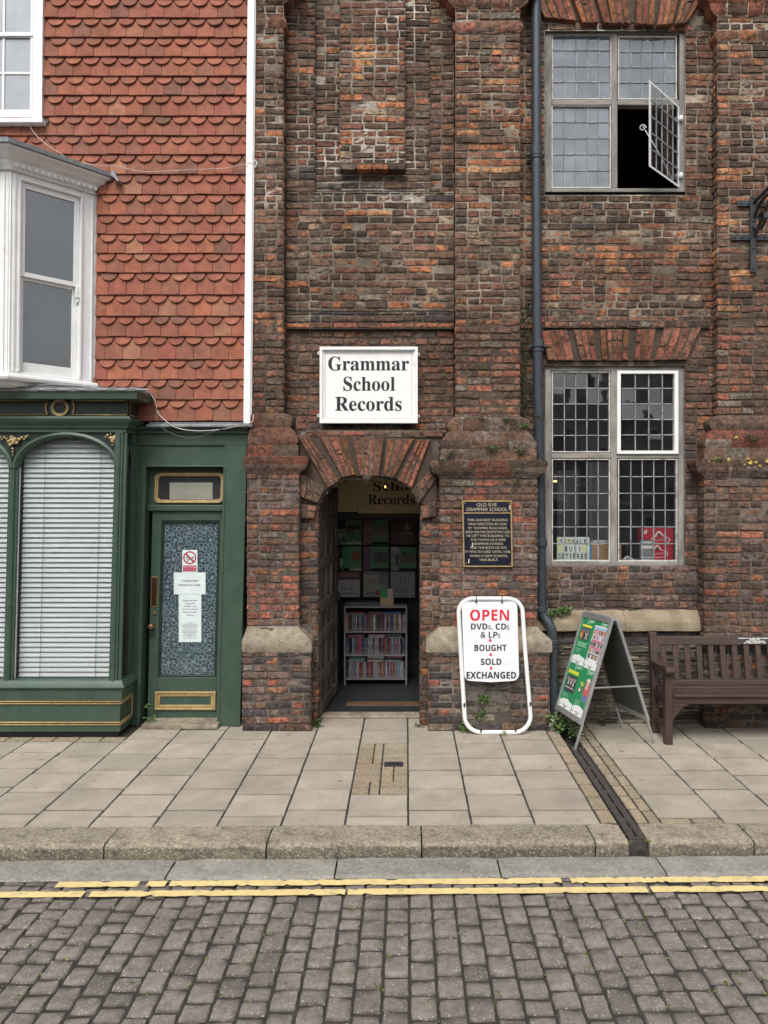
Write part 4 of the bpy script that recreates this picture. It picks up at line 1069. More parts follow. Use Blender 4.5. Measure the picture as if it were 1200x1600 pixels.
flower(pr_(20.5, 690), 689, True); flower(pr_(176, 690), 686, False); flower(pr_(-142, 690), 689, True)
# entablature
def run(mb, prof, xl, xr, mt=0):       # moulding along the front and round the right end: prof=(y, z); returns go to Y=.0
    base = prof[0][0]; vs = []
    for y, z in prof: o = YSH - y; vs += [(xl, y, z), (xr + o, y, z), (xr + o, .0, z)]
    mb.add(vs, [(3 * i + j, 3 * i + j + 1, 3 * i + 4 + j, 3 * i + 3 + j) for i in range(len(prof) - 1) for j in range(2)], mt)
zf = lambda py, y: Z(py, y)
XLF = -5.3
m = MB()
run(m, [(-.30, zf(653, -.3)), (-.305, zf(625, -.3))], XLF, XRr, 1)
run(m, [(-.27, zf(676, -.3)), (-.285, zf(675, -.3)), (-.285, zf(670, -.3)), (-.30, zf(669, -.3)), (-.31, zf(664, -.3)), (-.34, zf(659, -.32)), (-.35, zf(655, -.33)), (-.33, zf(653, -.33)), (-.325, zf(650.5, -.32)), (-.30, zf(650, -.3))], XLF, XRr, 0)
run(m, [(-.30, zf(625, -.3)), (-.33, zf(624, -.33)), (-.41, zf(623.5, -.41)), (-.42, zf(623, -.42)), (-.43, zf(611.5, -.43)), (-.3, zf(609, -.43))], XLF, XRr, 0)
ent = hb(m, 'fascia', GREEN, sf, smooth=25)
m = MB(); run(m, [(-.425, zf(612, -.43)), (-.44, zf(611, -.44)), (-.445, zf(607.5, -.44)), (-.43, zf(605.5, -.43)), (-.25, zf(605.3, -.43)), (-.02, zf(605, -.43))], XLF, XRr, 0)
for k in range(14): x_ = -4.5 + k * .17; m.ball((x_, -.44, zf(609, -.44)), .02, 6, 4, (3 + U(-1, 1), .5, .6))
hb(m, 'lead_flashing', M['lead'], ent, smooth=50)
m = MB(); yg = -.312
def gbar(pts, r_=.0075, close=False): m.tube([P(a, b_, yg) for a, b_ in pts], r_, 6, close, 0)
cx = pr_(93.7, 637); cy = 637
arcl = [(cx - 22 * math.cos(a) - (0 if 1 else 0), cy + 22 * math.sin(a)) for a in [R(-32 + 8 * k) for k in range(9)]]
x1_ = pr_(199, 637)
rp_ = [(cx + 22 * math.cos(R(32 - 8 * k)), cy - 22 * math.sin(R(32 - 8 * k))) for k in range(9)]
gbar([rp_[0], (x1_, rp_[0][1]), (x1_, rp_[-1][1])] + [rp_[8 - k] for k in range(9)], .0075)
lp_ = [(2 * cx - a, b_) for a, b_ in rp_]; gbar([(-190, lp_[0][1])] + lp_ + [(-190, lp_[-1][1])], .0075)
gbar([(cx + 13 * math.cos(a), cy + 12.4 * math.sin(a)) for a in [2 * math.pi * k / 28 for k in range(28)]], .009, True)
gbar([(cx + 10.5 * math.cos(a), cy + 10 * math.sin(a)) for a in [2 * math.pi * k / 28 for k in range(28)]], .006, True)
xe = XRr + .029
m.tube([(xe, -.27, zf(625.5, -.3)), (xe, -.27, zf(648.5, -.3)), (xe, -.02, zf(648.5, -.3)), (xe, -.02, zf(625.5, -.3))], .007, 6, True)
hb(m, 'gilded_bead', M['gold'], ent, smooth=180)
# stall riser
m = MB()
run(m, [(-.2, zf(1062, -.28)), (-.3, zf(1063.5, -.3)), (-.33, zf(1072, -.33)), (-.335, zf(1075, -.33)), (-.31, zf(1077, -.31)), (-.305, zf(1094, -.3)), (-.29, zf(1094.5, -.29)), (-.288, zf(1126, -.29)), (-.288, zf(1134, -.29)), (-.295, zf(1134.5, -.29)), (-.295, zf(1143, -.29))], XLF, XRr + .005, 0)
sr = hb(m, 'stall_riser', GREEN, sf, smooth=25)
m = MB(); m.box(XLF, XRr + .0, -.275, .0, 0, zf(1142, -.28)); hb(m, 'base', M['black'], sr)
m = MB(); xr2 = XRr + .022
for p_ in (1097.5, 1130.5):
    for d_, r_ in ((-1.8, .0085), (1.8, .007)):
        m.tube([(XLF, -.297, zf(p_ + d_, -.29)), (xr2, -.297, zf(p_ + d_, -.29)), (xr2, -.01, zf(p_ + d_, -.29))], r_, 6)
m.tube([(xr2 + .001, -.02, zf(1100, -.29)), (xr2 + .001, -.02, zf(1128, -.29))], .009, 6)
hb(m, 'gilded_bead', M['gold'], sr, smooth=60)

# ---- door section
YD = .02
m = MB()
dx0, dx1 = pr_(228, 735), pr_(350.5, 735); po1 = pr_(386.5, 700); pi0 = X(pr_(352, 760), YD)
m.box(X(dx1, YD), X(po1, YD), YD - .02, .3, 0.0, zf(690, YD)); m.box(XRr + .0, X(dx0, YD), YD, .3, .0, zf(729, YD))
m.box(X(dx0 - 5, YD), X(dx0 + .6, YD), YD - .012, YD - .0005, .0, zf(727, YD)); m.box(X(dx1 - .6, YD), X(dx1 + 3, YD), YD - .028, YD - .0205, .0, zf(729, YD))
m.box(XRr, X(dx1 + 1, YD), YD - .002, .3, zf(729.5, YD), zf(696, YD)); m.box(XRr, X(po1 + 1, YD), YD - .022, .3, zf(696, YD), zf(678, YD)); m.box(XRr, X(po1 + 2, YD), YD - .05, .3, zf(678, YD), zf(672, YD)); m.box(XRr, X(po1 + 3, YD), YD - .085, .3, zf(672, YD), zf(667.5, YD))
m.box(XRr, X(dx1, YD), YD - .008, YD, zf(729.5, YD), zf(727, YD))
ds = hb(m, 'door_surround', GREEN, bevel=.004)
YDR = .12
m = MB(); m.box(X(dx0, YDR), X(dx1, YDR), YDR + .01, YDR + .05, zf(800, YDR), zf(729, YDR) + .03); m.box(X(dx0, YDR), X(dx1, YDR), YDR - .03, YDR + .05, zf(798, YDR), zf(789, YDR)); hb(m, 'fanlight', GREEN, ds, bevel=.005)
m = MB()
def rrect(a, b_, c, d_, r_, Y, n=6):
    o = []
    for cx_, cy_, st in ((b_ - r_, c + r_, 0), (a + r_, c + r_, 1), (a + r_, d_ - r_, 2), (b_ - r_, d_ - r_, 3)):
        for k in range(n + 1):
            t_ = math.pi / 2 * (st + k / n); o.append((X(cx_ + r_ * math.cos(t_), Y), Z(cy_ - r_ * math.sin(t_), Y)))
    return o
fx0, fx1 = pr_(242.5, 762), pr_(350, 762)
m.ring(rrect(fx0, fx1, 739, 786, 8, YDR), rrect(fx0 + 2.8, fx1 - 2.8, 741.8, 783.2, 6.5, YDR), YDR - .022, YDR + .02); m.ring(rrect(fx0 + 2.8, fx1 - 2.8, 741.8, 783.2, 6.5, YDR), rrect(fx0 + 5, fx1 - 5, 744, 781, 5.5, YDR), YDR - .012, YDR + .02)
hb(m, 'gilded_frame', M['gold'], ds, bevel=.003)
m = MB(); m.prism(rrect(fx0 + 3, fx1 - 3, 742, 783, 6, YDR), YDR + .002, YDR + .0045); hb(m, 'pane', M['glass_shop'], ds)
m = MB(); m.prism(rrect(fx0 + 3, fx1 - 3, 742, 783, 6, YDR), YDR + .0075, YDR + .0095); hb(m, 'backing', mat('brown_dark', (.02, .014, .012), .7, .1, 5, 0), ds)
def dpx(px, py): return pr_(px, py)
L0, L1 = dpx(236.5, 860), dpx(347.5, 860); g0, g1 = dpx(253, 930), dpx(337.5, 930); T0, B0 = 798, 1126; gT, gB = 817, 1055
m = MB()
m.pbox(L0, g0 - 3.5, T0, B0, YDR, YDR + .045); m.pbox(g1 + 3.5, L1, T0, B0, YDR, YDR + .045); m.pbox(g0 - 3.5, g1 + 3.5, T0, gT - 3.5, YDR + .001, YDR + .045); m.pbox(g0 - 3.5, g1 + 3.5, gB + 3.5, B0, YDR + .001, YDR + .045)
for q in ((g0 - 3.5, g0, gT - 3.5, gB + 3.5), (g1, g1 + 3.5, gT - 3.5, gB + 3.5), (g0, g1, gT - 3.5, gT), (g0, g1, gB, gB + 3.5)): m.pbox(*q, YDR + .012, YDR + .045, 1)
m.pbox(L0 - 4, L1 + 2, B0 - .5, B0 + 3, YDR + .0, YDR + .05, 1)
dd = hb(m, 'door', GREEN, bevel=.004)
m = MB(); m.pbox(g0, g1, gT, gB, YDR + .024, YDR + .027); hb(m, 'pane', glass('door_glass', 1.45, film_sky_amt=.06, tint=(.85, .9, .9)), dd)
m = MB(); m.pbox(dpx(240, 1095) - 6, dpx(340, 1095) + 2, 792, 1130, YDR + .06, YDR + .08); hb(m, 'lining', M['black'], dd)
k0, k1 = dpx(242.5, 1095), dpx(337.5, 1095)
m = MB()
pb = lambda a, b_, e: [(X(a + e, YDR), Z(1080 + e, YDR)), (X(b_ - e, YDR), Z(1080 + e, YDR)), (X(b_ - e, YDR), Z(1109 - e, YDR)), (X(a + e, YDR), Z(1109 - e, YDR))]
m.ring(pb(k0, k1, 0), pb(k0, k1, 3.5), YDR - .018, YDR); m.ring(pb(k0, k1, 3.5), pb(k0, k1, 8), YDR - .009, YDR)
hb(m, 'kick_panel', M['gold'], dd, bevel=.005)
m = MB(); pl0, pl1 = dpx(235.5, 925), dpx(246.5, 925); m.ring([(X(a, YDR), Z(b_, YDR)) for a, b_ in ((pl0, 901), (pl1, 901), (pl1, 949), (pl0, 949))], [(X(a, YDR), Z(b_, YDR)) for a, b_ in ((pl0 + 1.6, 902.6), (pl1 - 1.6, 902.6), (pl1 - 1.6, 947.4), (pl0 + 1.6, 947.4))], YDR - .006, YDR); m.pbox(pl0 + 1.6, pl1 - 1.6, 902.6, 947.4, YDR - .0035, YDR, 1)
hb(m, 'letter_plate', [M['brass'], mat('dull_bronze', (.06, .03, .018), .4, .2, 10, .1, metal=.5)], dd, bevel=.001)
kc = P(dpx(238.5, 978), 978, YDR)
m = MB(); m.tube([(kc[0], kc[1] - .0, kc[2]), (kc[0], kc[1] - .006, kc[2])], .03, 14); m.tube([(kc[0], kc[1] - .006, kc[2]), (kc[0], kc[1] - .035, kc[2])], .011, 10); m.ball((kc[0], kc[1] - .052, kc[2]), .03, 14, 9, (1, .75, 1)); hb(m, 'knob', mat('worn_brass', (.2, .14, .08), .4, .2, 20, .1, metal=.7), dd, smooth=50)
for py_, r_, px_ in ((957.5, .018, 241.8), (994, .014, 237.5)):
    c = P(dpx(px_, py_), py_, YDR); m = MB(); m.tube([(c[0], c[1], c[2]), (c[0], c[1] - .008, c[2])], r_, 14); m.tube([(c[0], c[1] - .008, c[2]), (c[0], c[1] - .012, c[2])], r_ * .6, 10); hb(m, 'lock', M['brass'] if r_ > .016 else M['iron'], dd, smooth=40)
m = MB(); m.box(X(dpx(226, 1130), .0), X(dpx(344, 1130), .0), -.10, .2, .0, .045); hb(m, 'doorstep', M['stone'], bevel=.01)
settle(house)

# ---- venetian blinds, one in each arch
def blind(a, b_, label):
    m = MB(); yb = YSH + .10; p = .0445; z = zs0 + .012; xa, xb = X(a + 1.2, YSH), X(b_ - 1.2, YSH); dz0 = U(-.002, .002)
    while z < zs1 + .03:
        n = 4; vs = []; sl = U(-.0008, .0008); tw = U(-.015, .015)
        for i in range(n + 1):
            t_ = -.5 + i / n; ang = R(58) + tw
            vs += [(xa, yb - t_ * .05 * math.cos(ang) - .004 * (1 - 4 * t_ * t_), z - sl + .05 * t_ * math.sin(ang) * -1 + .022), (xb, yb - t_ * .05 * math.cos(ang) - .004 * (1 - 4 * t_ * t_), z + sl + .05 * t_ * math.sin(ang) * -1 + .022)]
        m.add(vs, [(2 * i, 2 * i + 1, 2 * i + 3, 2 * i + 2) for i in range(n)], 0)
        z += p
    for f_ in (.23, .82):
        x_ = xa + (xb - xa) * f_; m.tube([(x_, yb - .022, zs0 + .01), (x_, yb - .022, zs1)], .0022, 4, mat=1)
    o = m.build('venetian_blind', [M['blind'], M['lead']], None, 180, xf=XL); tag(o, label, 'blind', 'venetian blinds behind the shop window')
    m = MB(); m.box(xa - .03, xb + .03, YSH + .19, YSH + .2, zs0 - .05, zs1 + .05)
    return m
rnd.seed(66)
bk = MB()
for (a, b_), lb_ in zip(OPN, ('white slatted blind filling the whole arched shop window beside the door', 'white slatted blind in the shop window cut off by the left edge', 'white slatted blind in the far left shop window')):
    q = blind(a, b_, lb_) if b_ > -50 else None
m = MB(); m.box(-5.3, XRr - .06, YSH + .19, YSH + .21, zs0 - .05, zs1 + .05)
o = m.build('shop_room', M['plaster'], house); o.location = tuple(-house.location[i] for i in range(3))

# ================================================================== SIGNS ON THE WALL
rnd.seed(71)
YSG = .065
def pring(mb, o, i, y0, y1, mt=0): mb.ring([(X(a, y0), Z(b_, y0)) for a, b_ in ((o[0], o[2]), (o[1], o[2]), (o[1], o[3]), (o[0], o[3]))], [(X(a, y0), Z(b_, y0)) for a, b_ in ((i[0], i[2]), (i[1], i[2]), (i[1], i[3]), (i[0], i[3]))], y0, y1, mt)
def line_rect(mb, a, b_, c, d_, w_, place, mt=0, col=(0, 0, 0)):
    quad(mb, a, b_, c, c + w_, place, mt, col); quad(mb, a, b_, d_ - w_, d_, place, mt, col); quad(mb, a, a + w_, c + w_, d_ - w_, place, mt, col); quad(mb, b_ - w_, b_, c + w_, d_ - w_, place, mt, col)
s = thing('shop_sign', 'large white painted board reading Grammar School Records above the arched doorway', 'sign', (X(576, YSG), YSG, Z(661, YSG)))
m = MB(); m.pbox(502, 650, 544.5, 658.5, YSG, YSG + .03); m.build('board', M['white'], s)
m = MB(); pring(m, (499.3, 652.8, 541.7, 661.3), (503.5, 648.5, 546.5, 657), YSG - .03, YSG + .035); pring(m, (503.5, 648.5, 546.5, 657), (505.5, 646.5, 548.5, 655), YSG - .016, YSG + .02); m.build('frame', M['white'], s, bevel=.003)
pl = flat(YSG - .0015); m = MB(); line_rect(m, 508.5, 643.5, 551.5, 657.5 - 3.5, .55, pl, 0, (.5, .33, .3))
m.build('border', M['print'], s)
m = MB()
for t_, bx in (('Grammar', (512.8, 639.3, 557, 579.2)), ('School', (536.5, 617.2, 588.5, 611)), ('Records', (523.8, 627.7, 620, 642.2))): text(m, serif(t_), bx, pl, 0, (.012, .011, .012), .004)
m.build('lettering', M['print'], s)
for a, b_ in ((498.4, 551.7), (653.6, 553.5), (498, 649.7), (653.6, 650.5)):
    m = MB(); c = P(a, b_, YSG + .02); m.tube([(c[0] + .011 * math.cos(q), c[1], c[2] + .011 * math.sin(q)) for q in [math.pi * k / 5 for k in range(10)]], .005, 6, True); m.build('mirror_plate', M['white'], s, smooth=180)
settle(s)

YPL = -.125
s = thing('wall_plaque', 'small black plaque with gold border and lettering on the brick pier beside the arch', 'plaque', (X(762, YPL), YPL, Z(886, YPL)))
pp = lambda u, v: (X(722 + (u - 95) / 13.33 + (v - 30) / 1382 * 2., YPL), YPL, Z(782 + (v - 30) / 13.33, YPL))
def sl(y): return lambda u, v: (pp(u, v)[0], YPL + y, pp(u, v)[2])
m = MB()
def pbx(mb, u0, u1, v0, v1, y0, y1, mt=0):
    a = [sl(y0)(u, v) for u, v in ((u0, v1), (u1, v1), (u1, v0), (u0, v0))]; b_ = [sl(y1)(u, v) for u, v in ((u0, v1), (u1, v1), (u1, v0), (u0, v0))]
    mb.hexa([a[0], a[1], b_[1], b_[0], a[3], a[2], b_[2], b_[3]], mt)
pbx(m, 100, 1120, 34, 1408, 0, .03); m.build('panel', mat('plaque_enamel', (.008, .010, .022), .35, .2, 8, .05), s)
m = MB(); pbx(m, 95, 122, 30, 1412, -.006, .028); pbx(m, 1098, 1124, 30, 1412, -.006, .028); pbx(m, 122, 1098, 30, 56, -.006, .028); pbx(m, 122, 1098, 1386, 1412, -.006, .028); pbx(m, 122, 1098, 280, 302, -.005, .0); m.build('border', M['gold'], s)
gc = (.50, .42, .27); m = MB()
LN = [('OLD RYE', 395, 815, 85, 155), ('GRAMMAR SCHOOL', 178, 1038, 180, 250), ('THIS ANCIENT BUILDING', 200, 1040, 410, 460), ('WAS ERECTED IN 1636', 215, 1015, 495, 545), ('BY THOMAS PEACOCKE,', 215, 1035, 580, 634), ('AND ON HIS DEATH IN 1638', 150, 1075, 660, 710),
      ('HE LEFT THE BUILDING TO', 175, 1065, 740, 790), ('THE TOWN AS A FREE', 255, 990, 825, 872), ('GRAMMAR SCHOOL', 300, 940, 905, 955), ('FOR THE BOYS OF RYE.', 250, 1015, 988, 1040), ('IT WAS SO USED UNTIL 1908,', 145, 1085, 1073, 1128), ('WHEN A NEW SCHOOL', 230, 1025, 1158, 1208), ('WAS BUILT.', 430, 825, 1240, 1290)]
for t_, a, b_, c, d_ in LN[:2]: text(m, t_, (a, b_, c, d_), sl(-.0012), 0, gc, .0)
m.build('heading', M['matt'], s); m = MB()
for t_, a, b_, c, d_ in LN[2:]: text(m, t_, (a, b_, c, d_), sl(-.0012), 0, gc, .0)
m.build('lettering', M['matt'], s)
for u, v in ((1075, 180), (285, 965), (205, 1300)):
    m = MB(); m.add([sl(-.0018)(u + dx, v + dy) for dx, dy in ((-12, 40), (14, 36), (22, -50), (4, -60))], [(0, 1, 2, 3)], 0, (.55, .52, .46)); m.build('paint_chip', M['matt'], s)
for u, v in ((155, 92), (1062, 92), (155, 1340), (1078, 1340)): m = MB(); c = sl(-.001)(u, v); m.ball(c, .005, 6, 4, (1, .4, 1), 0, (.3, .26, .16)); m.build('screw', M['matt'], s)
settle(s)

# ================================================================== FREE-STANDING SIGN "OPEN"
def ysgn(py): return -.135 + (py - 932) / (1147 - 932) * (-.235 + .135)
def sg(px, py, n=0.): Y = ysgn(py); return (X(px, Y), Y - n, Z(py, Y))
s = thing('pavement_sign', 'white tubular frame sign with hanging white panel reading OPEN, leaning by the brick pier', 'sign', (X(777, -.235), -.235, 0))
def c3(cx, cy): return (650 + cx / 3, 900 + cy / 3)
pts = []
def arc(cx, cy, rx, ry, a0, a1, n=8): return [(cx + rx * math.cos(R(a0 + (a1 - a0) * i / n)), cy - ry * math.sin(R(a0 + (a1 - a0) * i / n))) for i in range(n + 1)]
path = arc(266, 172, 66, 66, 180, 90) + arc(430, 172, 70, 66, 90, 0) + [(510, 330)] + arc(462, 655, 75, 78, 0, -90) + arc(308, 657, 80, 76, -90, -180) + [(215, 450)]
m = MB(); m.tube([sg(*c3(*p)) for p in path], .0195, 12, True); m.build('frame', M['white'], s, smooth=180)
pn = arc(240, 146, 26, 26, 180, 90, 5) + arc(446, 146, 28, 27, 90, 0, 5) + arc(452, 458, 30, 32, 0, -90, 5) + [(350, 496)] + arc(256, 462, 30, 28, -90, -180, 5)
PN = [c3(*p) for p in pn]; m = MB(); n = len(PN)
vs = [sg(a, b_, .014) for a, b_ in PN] + [sg(a, b_, -.004) for a, b_ in PN]
m.add(vs, [tuple(range(n)), tuple(range(2 * n - 1, n - 1, -1))] + [((i + 1) % n, i, n + i, n + (i + 1) % n) for i in range(n)]); m.build('panel', mat('sign_enamel', (.76, .77, .79), .35, .05, 5, .05, 30, dirt=(.36, .33, .29), dirt_amt=.5, dscale=13, dlo=.6, dhi=.72), s)
pl = lambda u, v: sg(650 + u / 3, 900 + v / 3, .0165)
m = MB(); K = (.012, .012, .018); RD = (.62, .012, .035)
for t_, bx, cc, ft in (('OPEN', (253, 435, 156, 208), RD, .0), ('DVD', (257, 334, 221, 249), K, 0), ('s,', (337, 358, 229, 253), (.15, .15, .16), -.02), ('CD', (372, 422, 221, 250), K, 0), ('s', (424, 436, 229, 250), (.15, .15, .16), -.02), ('&', (301, 326, 260, 288), K, 0), ('LP', (340, 380, 260, 288), K, 0), ('s', (382, 394, 268, 289), (.15, .15, .16), -.02),
                       ('BOUGHT', (273, 423, 320, 350), K, .004), ('SOLD', (303, 399, 385, 415), K, .004), ('EXCHANGED', (236, 468, 447, 479), K, .006)):
    text(m, sans(t_) if ft >= 0 else t_, bx, pl, 0, cc, max(ft, 0))
for c in ((347, 300), (349, 367), (351, 430)): disc(m, c[0], c[1], 7, pl, 0, (.6, .05, .12))
m.build('lettering', M['print'], s)
for u in (282, 402):
    m = MB(); m.tube([sg(*c3(u, 92), .022), sg(*c3(u, 124), .018)], .004, 6); m.tube([sg(*c3(u, 122), .012), sg(*c3(u, 122), .022)], .009, 8); m.build('hook', M['iron'], s)
for u, v in ((226, 603), (535, 598), (304, 722), (466, 719)):
    m = MB(); a = sg(*c3(u, v - 10), .02); b_ = sg(*c3(u, v + 8), .02); m.tube([a, b_], .008, 6); m.build('clip', M['black'], s)
settle(s)

# ================================================================== A-BOARD
s = thing('a_board', 'folding aluminium A-board with green event posters beside the bench and the drainpipe', 'sign', (1.7, -.3, 0))
FL, FR = Vector((1.285, -.14, 0)), Vector((1.40, -.655, 0)); BR, BL = Vector((2.135, -.50, 0)), Vector((1.985, .0, 0))
TLv = (FL + BL) / 2 + Vector((-.01, 0, 1.068)); TRv = (FR + BR) / 2 + Vector((-.01, 0, 1.085))
def aleaf(A0, B0, A1, B1, nm):     # A0,B0 feet; A1,B1 top; returns place(u,v,n)
    nn = ((B0 - A0).cross(A1 - A0)).normalized()
    def pl(u, v, n=0.):
        t = A1 * (1 - u) + B1 * u; b_ = A0 * (1 - u) + B0 * u; return t * (1 - v) + b_ * v + nn * n
    return pl
pf = aleaf(FL, FR, TLv + Vector((-.012, 0, 0)), TRv + Vector((-.012, 0, 0)), 1)
pk = aleaf(BR, BL, TRv + Vector((.022, 0, -.004)), TLv + Vector((.022, 0, -.004)), 1)
def abox(mb, pl, u0, u1, v0, v1, n0, n1, mt=0, col=(1, 1, 1)):
    q = [(u0, v1), (u1, v1), (u1, v0), (u0, v0)]; a = [pl(u, v, n1) for u, v in q]; b_ = [pl(u, v, n0) for u, v in q]
    mb.hexa([a[0], a[1], b_[1], b_[0], a[3], a[2], b_[2], b_[3]], mt, col)
VB = .815
for nm_, pl in (('front_panel', pf), ('back_panel', pk)):
    m = MB(); abox(m, pl, .02, .98, .015, VB - .01, -.012, .0, 0); par = m.build(nm_, mat('panel_back', (.07, .082, .077), .6, .1, 6, .05), s)
    m = MB(); abox(m, pl, 0, .052, 0, VB, -.014, .012); abox(m, pl, .948, 1, 0, VB, -.014, .012); abox(m, pl, .052, .948, -.002, .045, -.014, .0115); abox(m, pl, .052, .948, VB - .045, VB, -.014, .0115); m.build('frame', M['alu'], par, bevel=.004)
    for u0 in (.004, .956):
        m = MB(); abox(m, pl, u0, u0 + .04, VB - .01, 1.0, -.018, -.002); m.build('leg', M['alu'], s, bevel=.002)
    if nm_ == 'front_panel': fpar = par
for u_ in (.985,):
    m = MB(); a = pf(u_, .53, -.01); b_ = pk(1 - u_, .53, -.01); m.tube([a, b_], .007, 6); m.build('stay', M['alu'], s)
m = MB(); m.tube([TLv + Vector((.005, 0, -.008)), TRv + Vector((.005, 0, -.008))], .014, 8); m.build('hinge', M['alu'], s)
for u_ in (.03, .97): pass
GRN = (.025, .24, .095); WH = (.75, .77, .76)
m = MB(); L0_ = .0018
def pq(u0, u1, v0, v1, col, lay=1): abox_pl = lambda u, v: pf(u, v, L0_ * lay * .45 + .0005); quad(m, u0, u1, v0, v1, abox_pl, 0, col)
A0, A1, V0, V1 = .052, .948, .045, VB - .045; AM = .53; VM = .415
pq(A0, A1, V0, V1, GRN, 1)
def posterlet(u0, u1, v0, v1, kind):
    du, dv = u1 - u0, v1 - v0
    def q(a, b_, c, d_, col, lay=2): pq(u0 + du * a, u0 + du * b_, v0 + dv * c, v0 + dv * d_, col, lay)
    plc = lambda lay: (lambda u, v: pf(u0 + du * u, v0 + dv * v, L0_ * lay * .45 + .0005))
    # white ragged skyline along the foot
    n = 26; top = [(i / n, .87 - .06 * math.sin(math.pi * i / n) - rnd.random() * .03) for i in range(n + 1)]
    for i in range(n): m.add([plc(2)(top[i][0], 1), plc(2)(top[i + 1][0], 1), plc(2)(*top[i + 1]), plc(2)(*top[i])], [(0, 1, 2, 3)], 0, WH)
    q(.28, .72, .93, .945, (.25, .27, .26), 3); q(.4, .6, .965, .985, (.05, .05, .05), 3); q(.06, .12, .925, .97, (.1, .1, .1), 3)
    # round emblem and heading strips
    disc(m, .5, .055, .06, plc(2), 0, (.55, .75, .6), 14); disc(m, .5, .055, .04, plc(3), 0, GRN, 10)
    for i, w_ in enumerate((.38, .26)): q(.6, .6 + w_, .025 + .035 * i, .045 + .035 * i, (.5, .7, .56))
    if kind == 0:
        q(.14, .86, .14, .19, (.75, .68, .06)); q(.1, .84, .21, .47, (.055, .06, .06))
        for i in range(12): q(.12 + .055 * i, .16 + .055 * i, .22 + U(0, .03), .3 + U(0, .03), (U(.1, .35),) * 3, 3)
        for cc, k_ in (((.55, .05, .03), 0), ((.7, .5, .05), 1), ((.1, .35, .12), 2)): disc(m, .25, .37 + .02 * k_, .1 - .03 * k_, plc(3 + k_), 0, cc, 12)
        m.add([plc(3)(a, b_) for a, b_ in ((.52, .45), (.56, .45), (.76, .31), (.72, .31))], [(0, 1, 2, 3)], 0, WH); m.add([plc(4)(a, b_) for a, b_ in ((.52, .31), (.56, .31), (.76, .45), (.72, .45))], [(0, 1, 2, 3)], 0, WH)
        for i in range(3): q(.12, .88 - .1 * (i % 2), .53 + .035 * i, .545 + .035 * i, (.4, .65, .48))
        for i in range(3): q(.12, .5, .67 + .03 * i, .68 + .03 * i, (.3, .55, .38))
    elif kind == 1:
        q(.05, .98, .1, .82, WH)
        band = [((.2, .45, .7), .13, .17), ((.45, .12, .12), .18, .28), ((.5, .45, .45), .29, .39), ((.6, .05, .14), .40, .43), ((.06, .06, .1), .44, .53), ((.6, .06, .14), .54, .57), ((.3, .2, .25), .58, .67), ((.08, .07, .08), .69, .79)]
        for cc, a, b_ in band:
            q(.08, .95, a, b_, cc, 3)
            if b_ - a > .07:
                for i in range(9): q(.1 + .095 * i, .1 + .095 * i + U(.03, .08), a + .015, b_ - .005, jitc(rnd.choice(((.6, .5, .45), (.5, .3, .25), (.08, .08, .1), (.65, .6, .2), (.55, .55, .6), (.3, .1, .4))), .3), 4)
    elif kind == 2:
        q(.05, .85, .15, .23, (.62, .66, .05)); q(.08, .84, .27, .64, (.06, .06, .065))
        for i in range(7): q(.13 + .1 * i, .2 + .1 * i, .31 + U(0, .03), .38 + U(0, .02), (.42, .3, .25), 3); q(.12 + .1 * i, .21 + .1 * i, .39, .46 + U(0, .04), (.5, .5, .5) if i % 2 else (.03, .03, .03), 3)
        for i in range(5): q(.1 + .14 * i, .2 + .14 * i, .53, .56, (.5, .48, .45), 3)
        for i in range(3): q(.08, .5, .69 + .03 * i, .7 + .03 * i, (.3, .55, .38))
    else:
        q(.5, .98, .2, .68, (.2, .16, .14))                               # photo of a performer in a hat and red jacket
        disc(m, .73, .275, .11, plc(3), 0, (.62, .42, .33), 12); q(.58, .9, .215, .245, (.7, .66, .58), 4); q(.64, .84, .185, .22, (.7, .66, .58), 4)
        q(.56, .93, .33, .55, (.55, .1, .12), 3); q(.6, .74, .55, .67, (.1, .2, .4), 3); q(.77, .9, .55, .67, (.1, .2, .4), 3); q(.62, .8, .36, .42, (.62, .42, .33), 4)
        q(.1, .4, .3, .34, (.3, .55, .1)); q(.16, .4, .35, .38, (.65, .6, .1)); m.add([plc(3)(a, b_) for a, b_ in ((.12, .52), (.3, .5), (.14, .42))], [(0, 1, 2)], 0, WH); m.add([plc(3)(a, b_) for a, b_ in ((.2, .5), (.4, .47), (.26, .42))], [(0, 1, 2)], 0, (.6, .06, .06))
        for i in range(4): q(.06, .46, .7 + .03 * i, .71 + .03 * i, (.3, .55, .38))
posterlet(A0 + .01, AM - .04, V0, VM, 0); posterlet(AM - .02, A1 - .01, V0, VM, 1); posterlet(A0 + .01, AM - .01, VM + .003, V1, 2); posterlet(AM + .01, A1 - .01, VM + .003, V1, 3)
m.build('poster', M['print'], fpar)
settle(s)

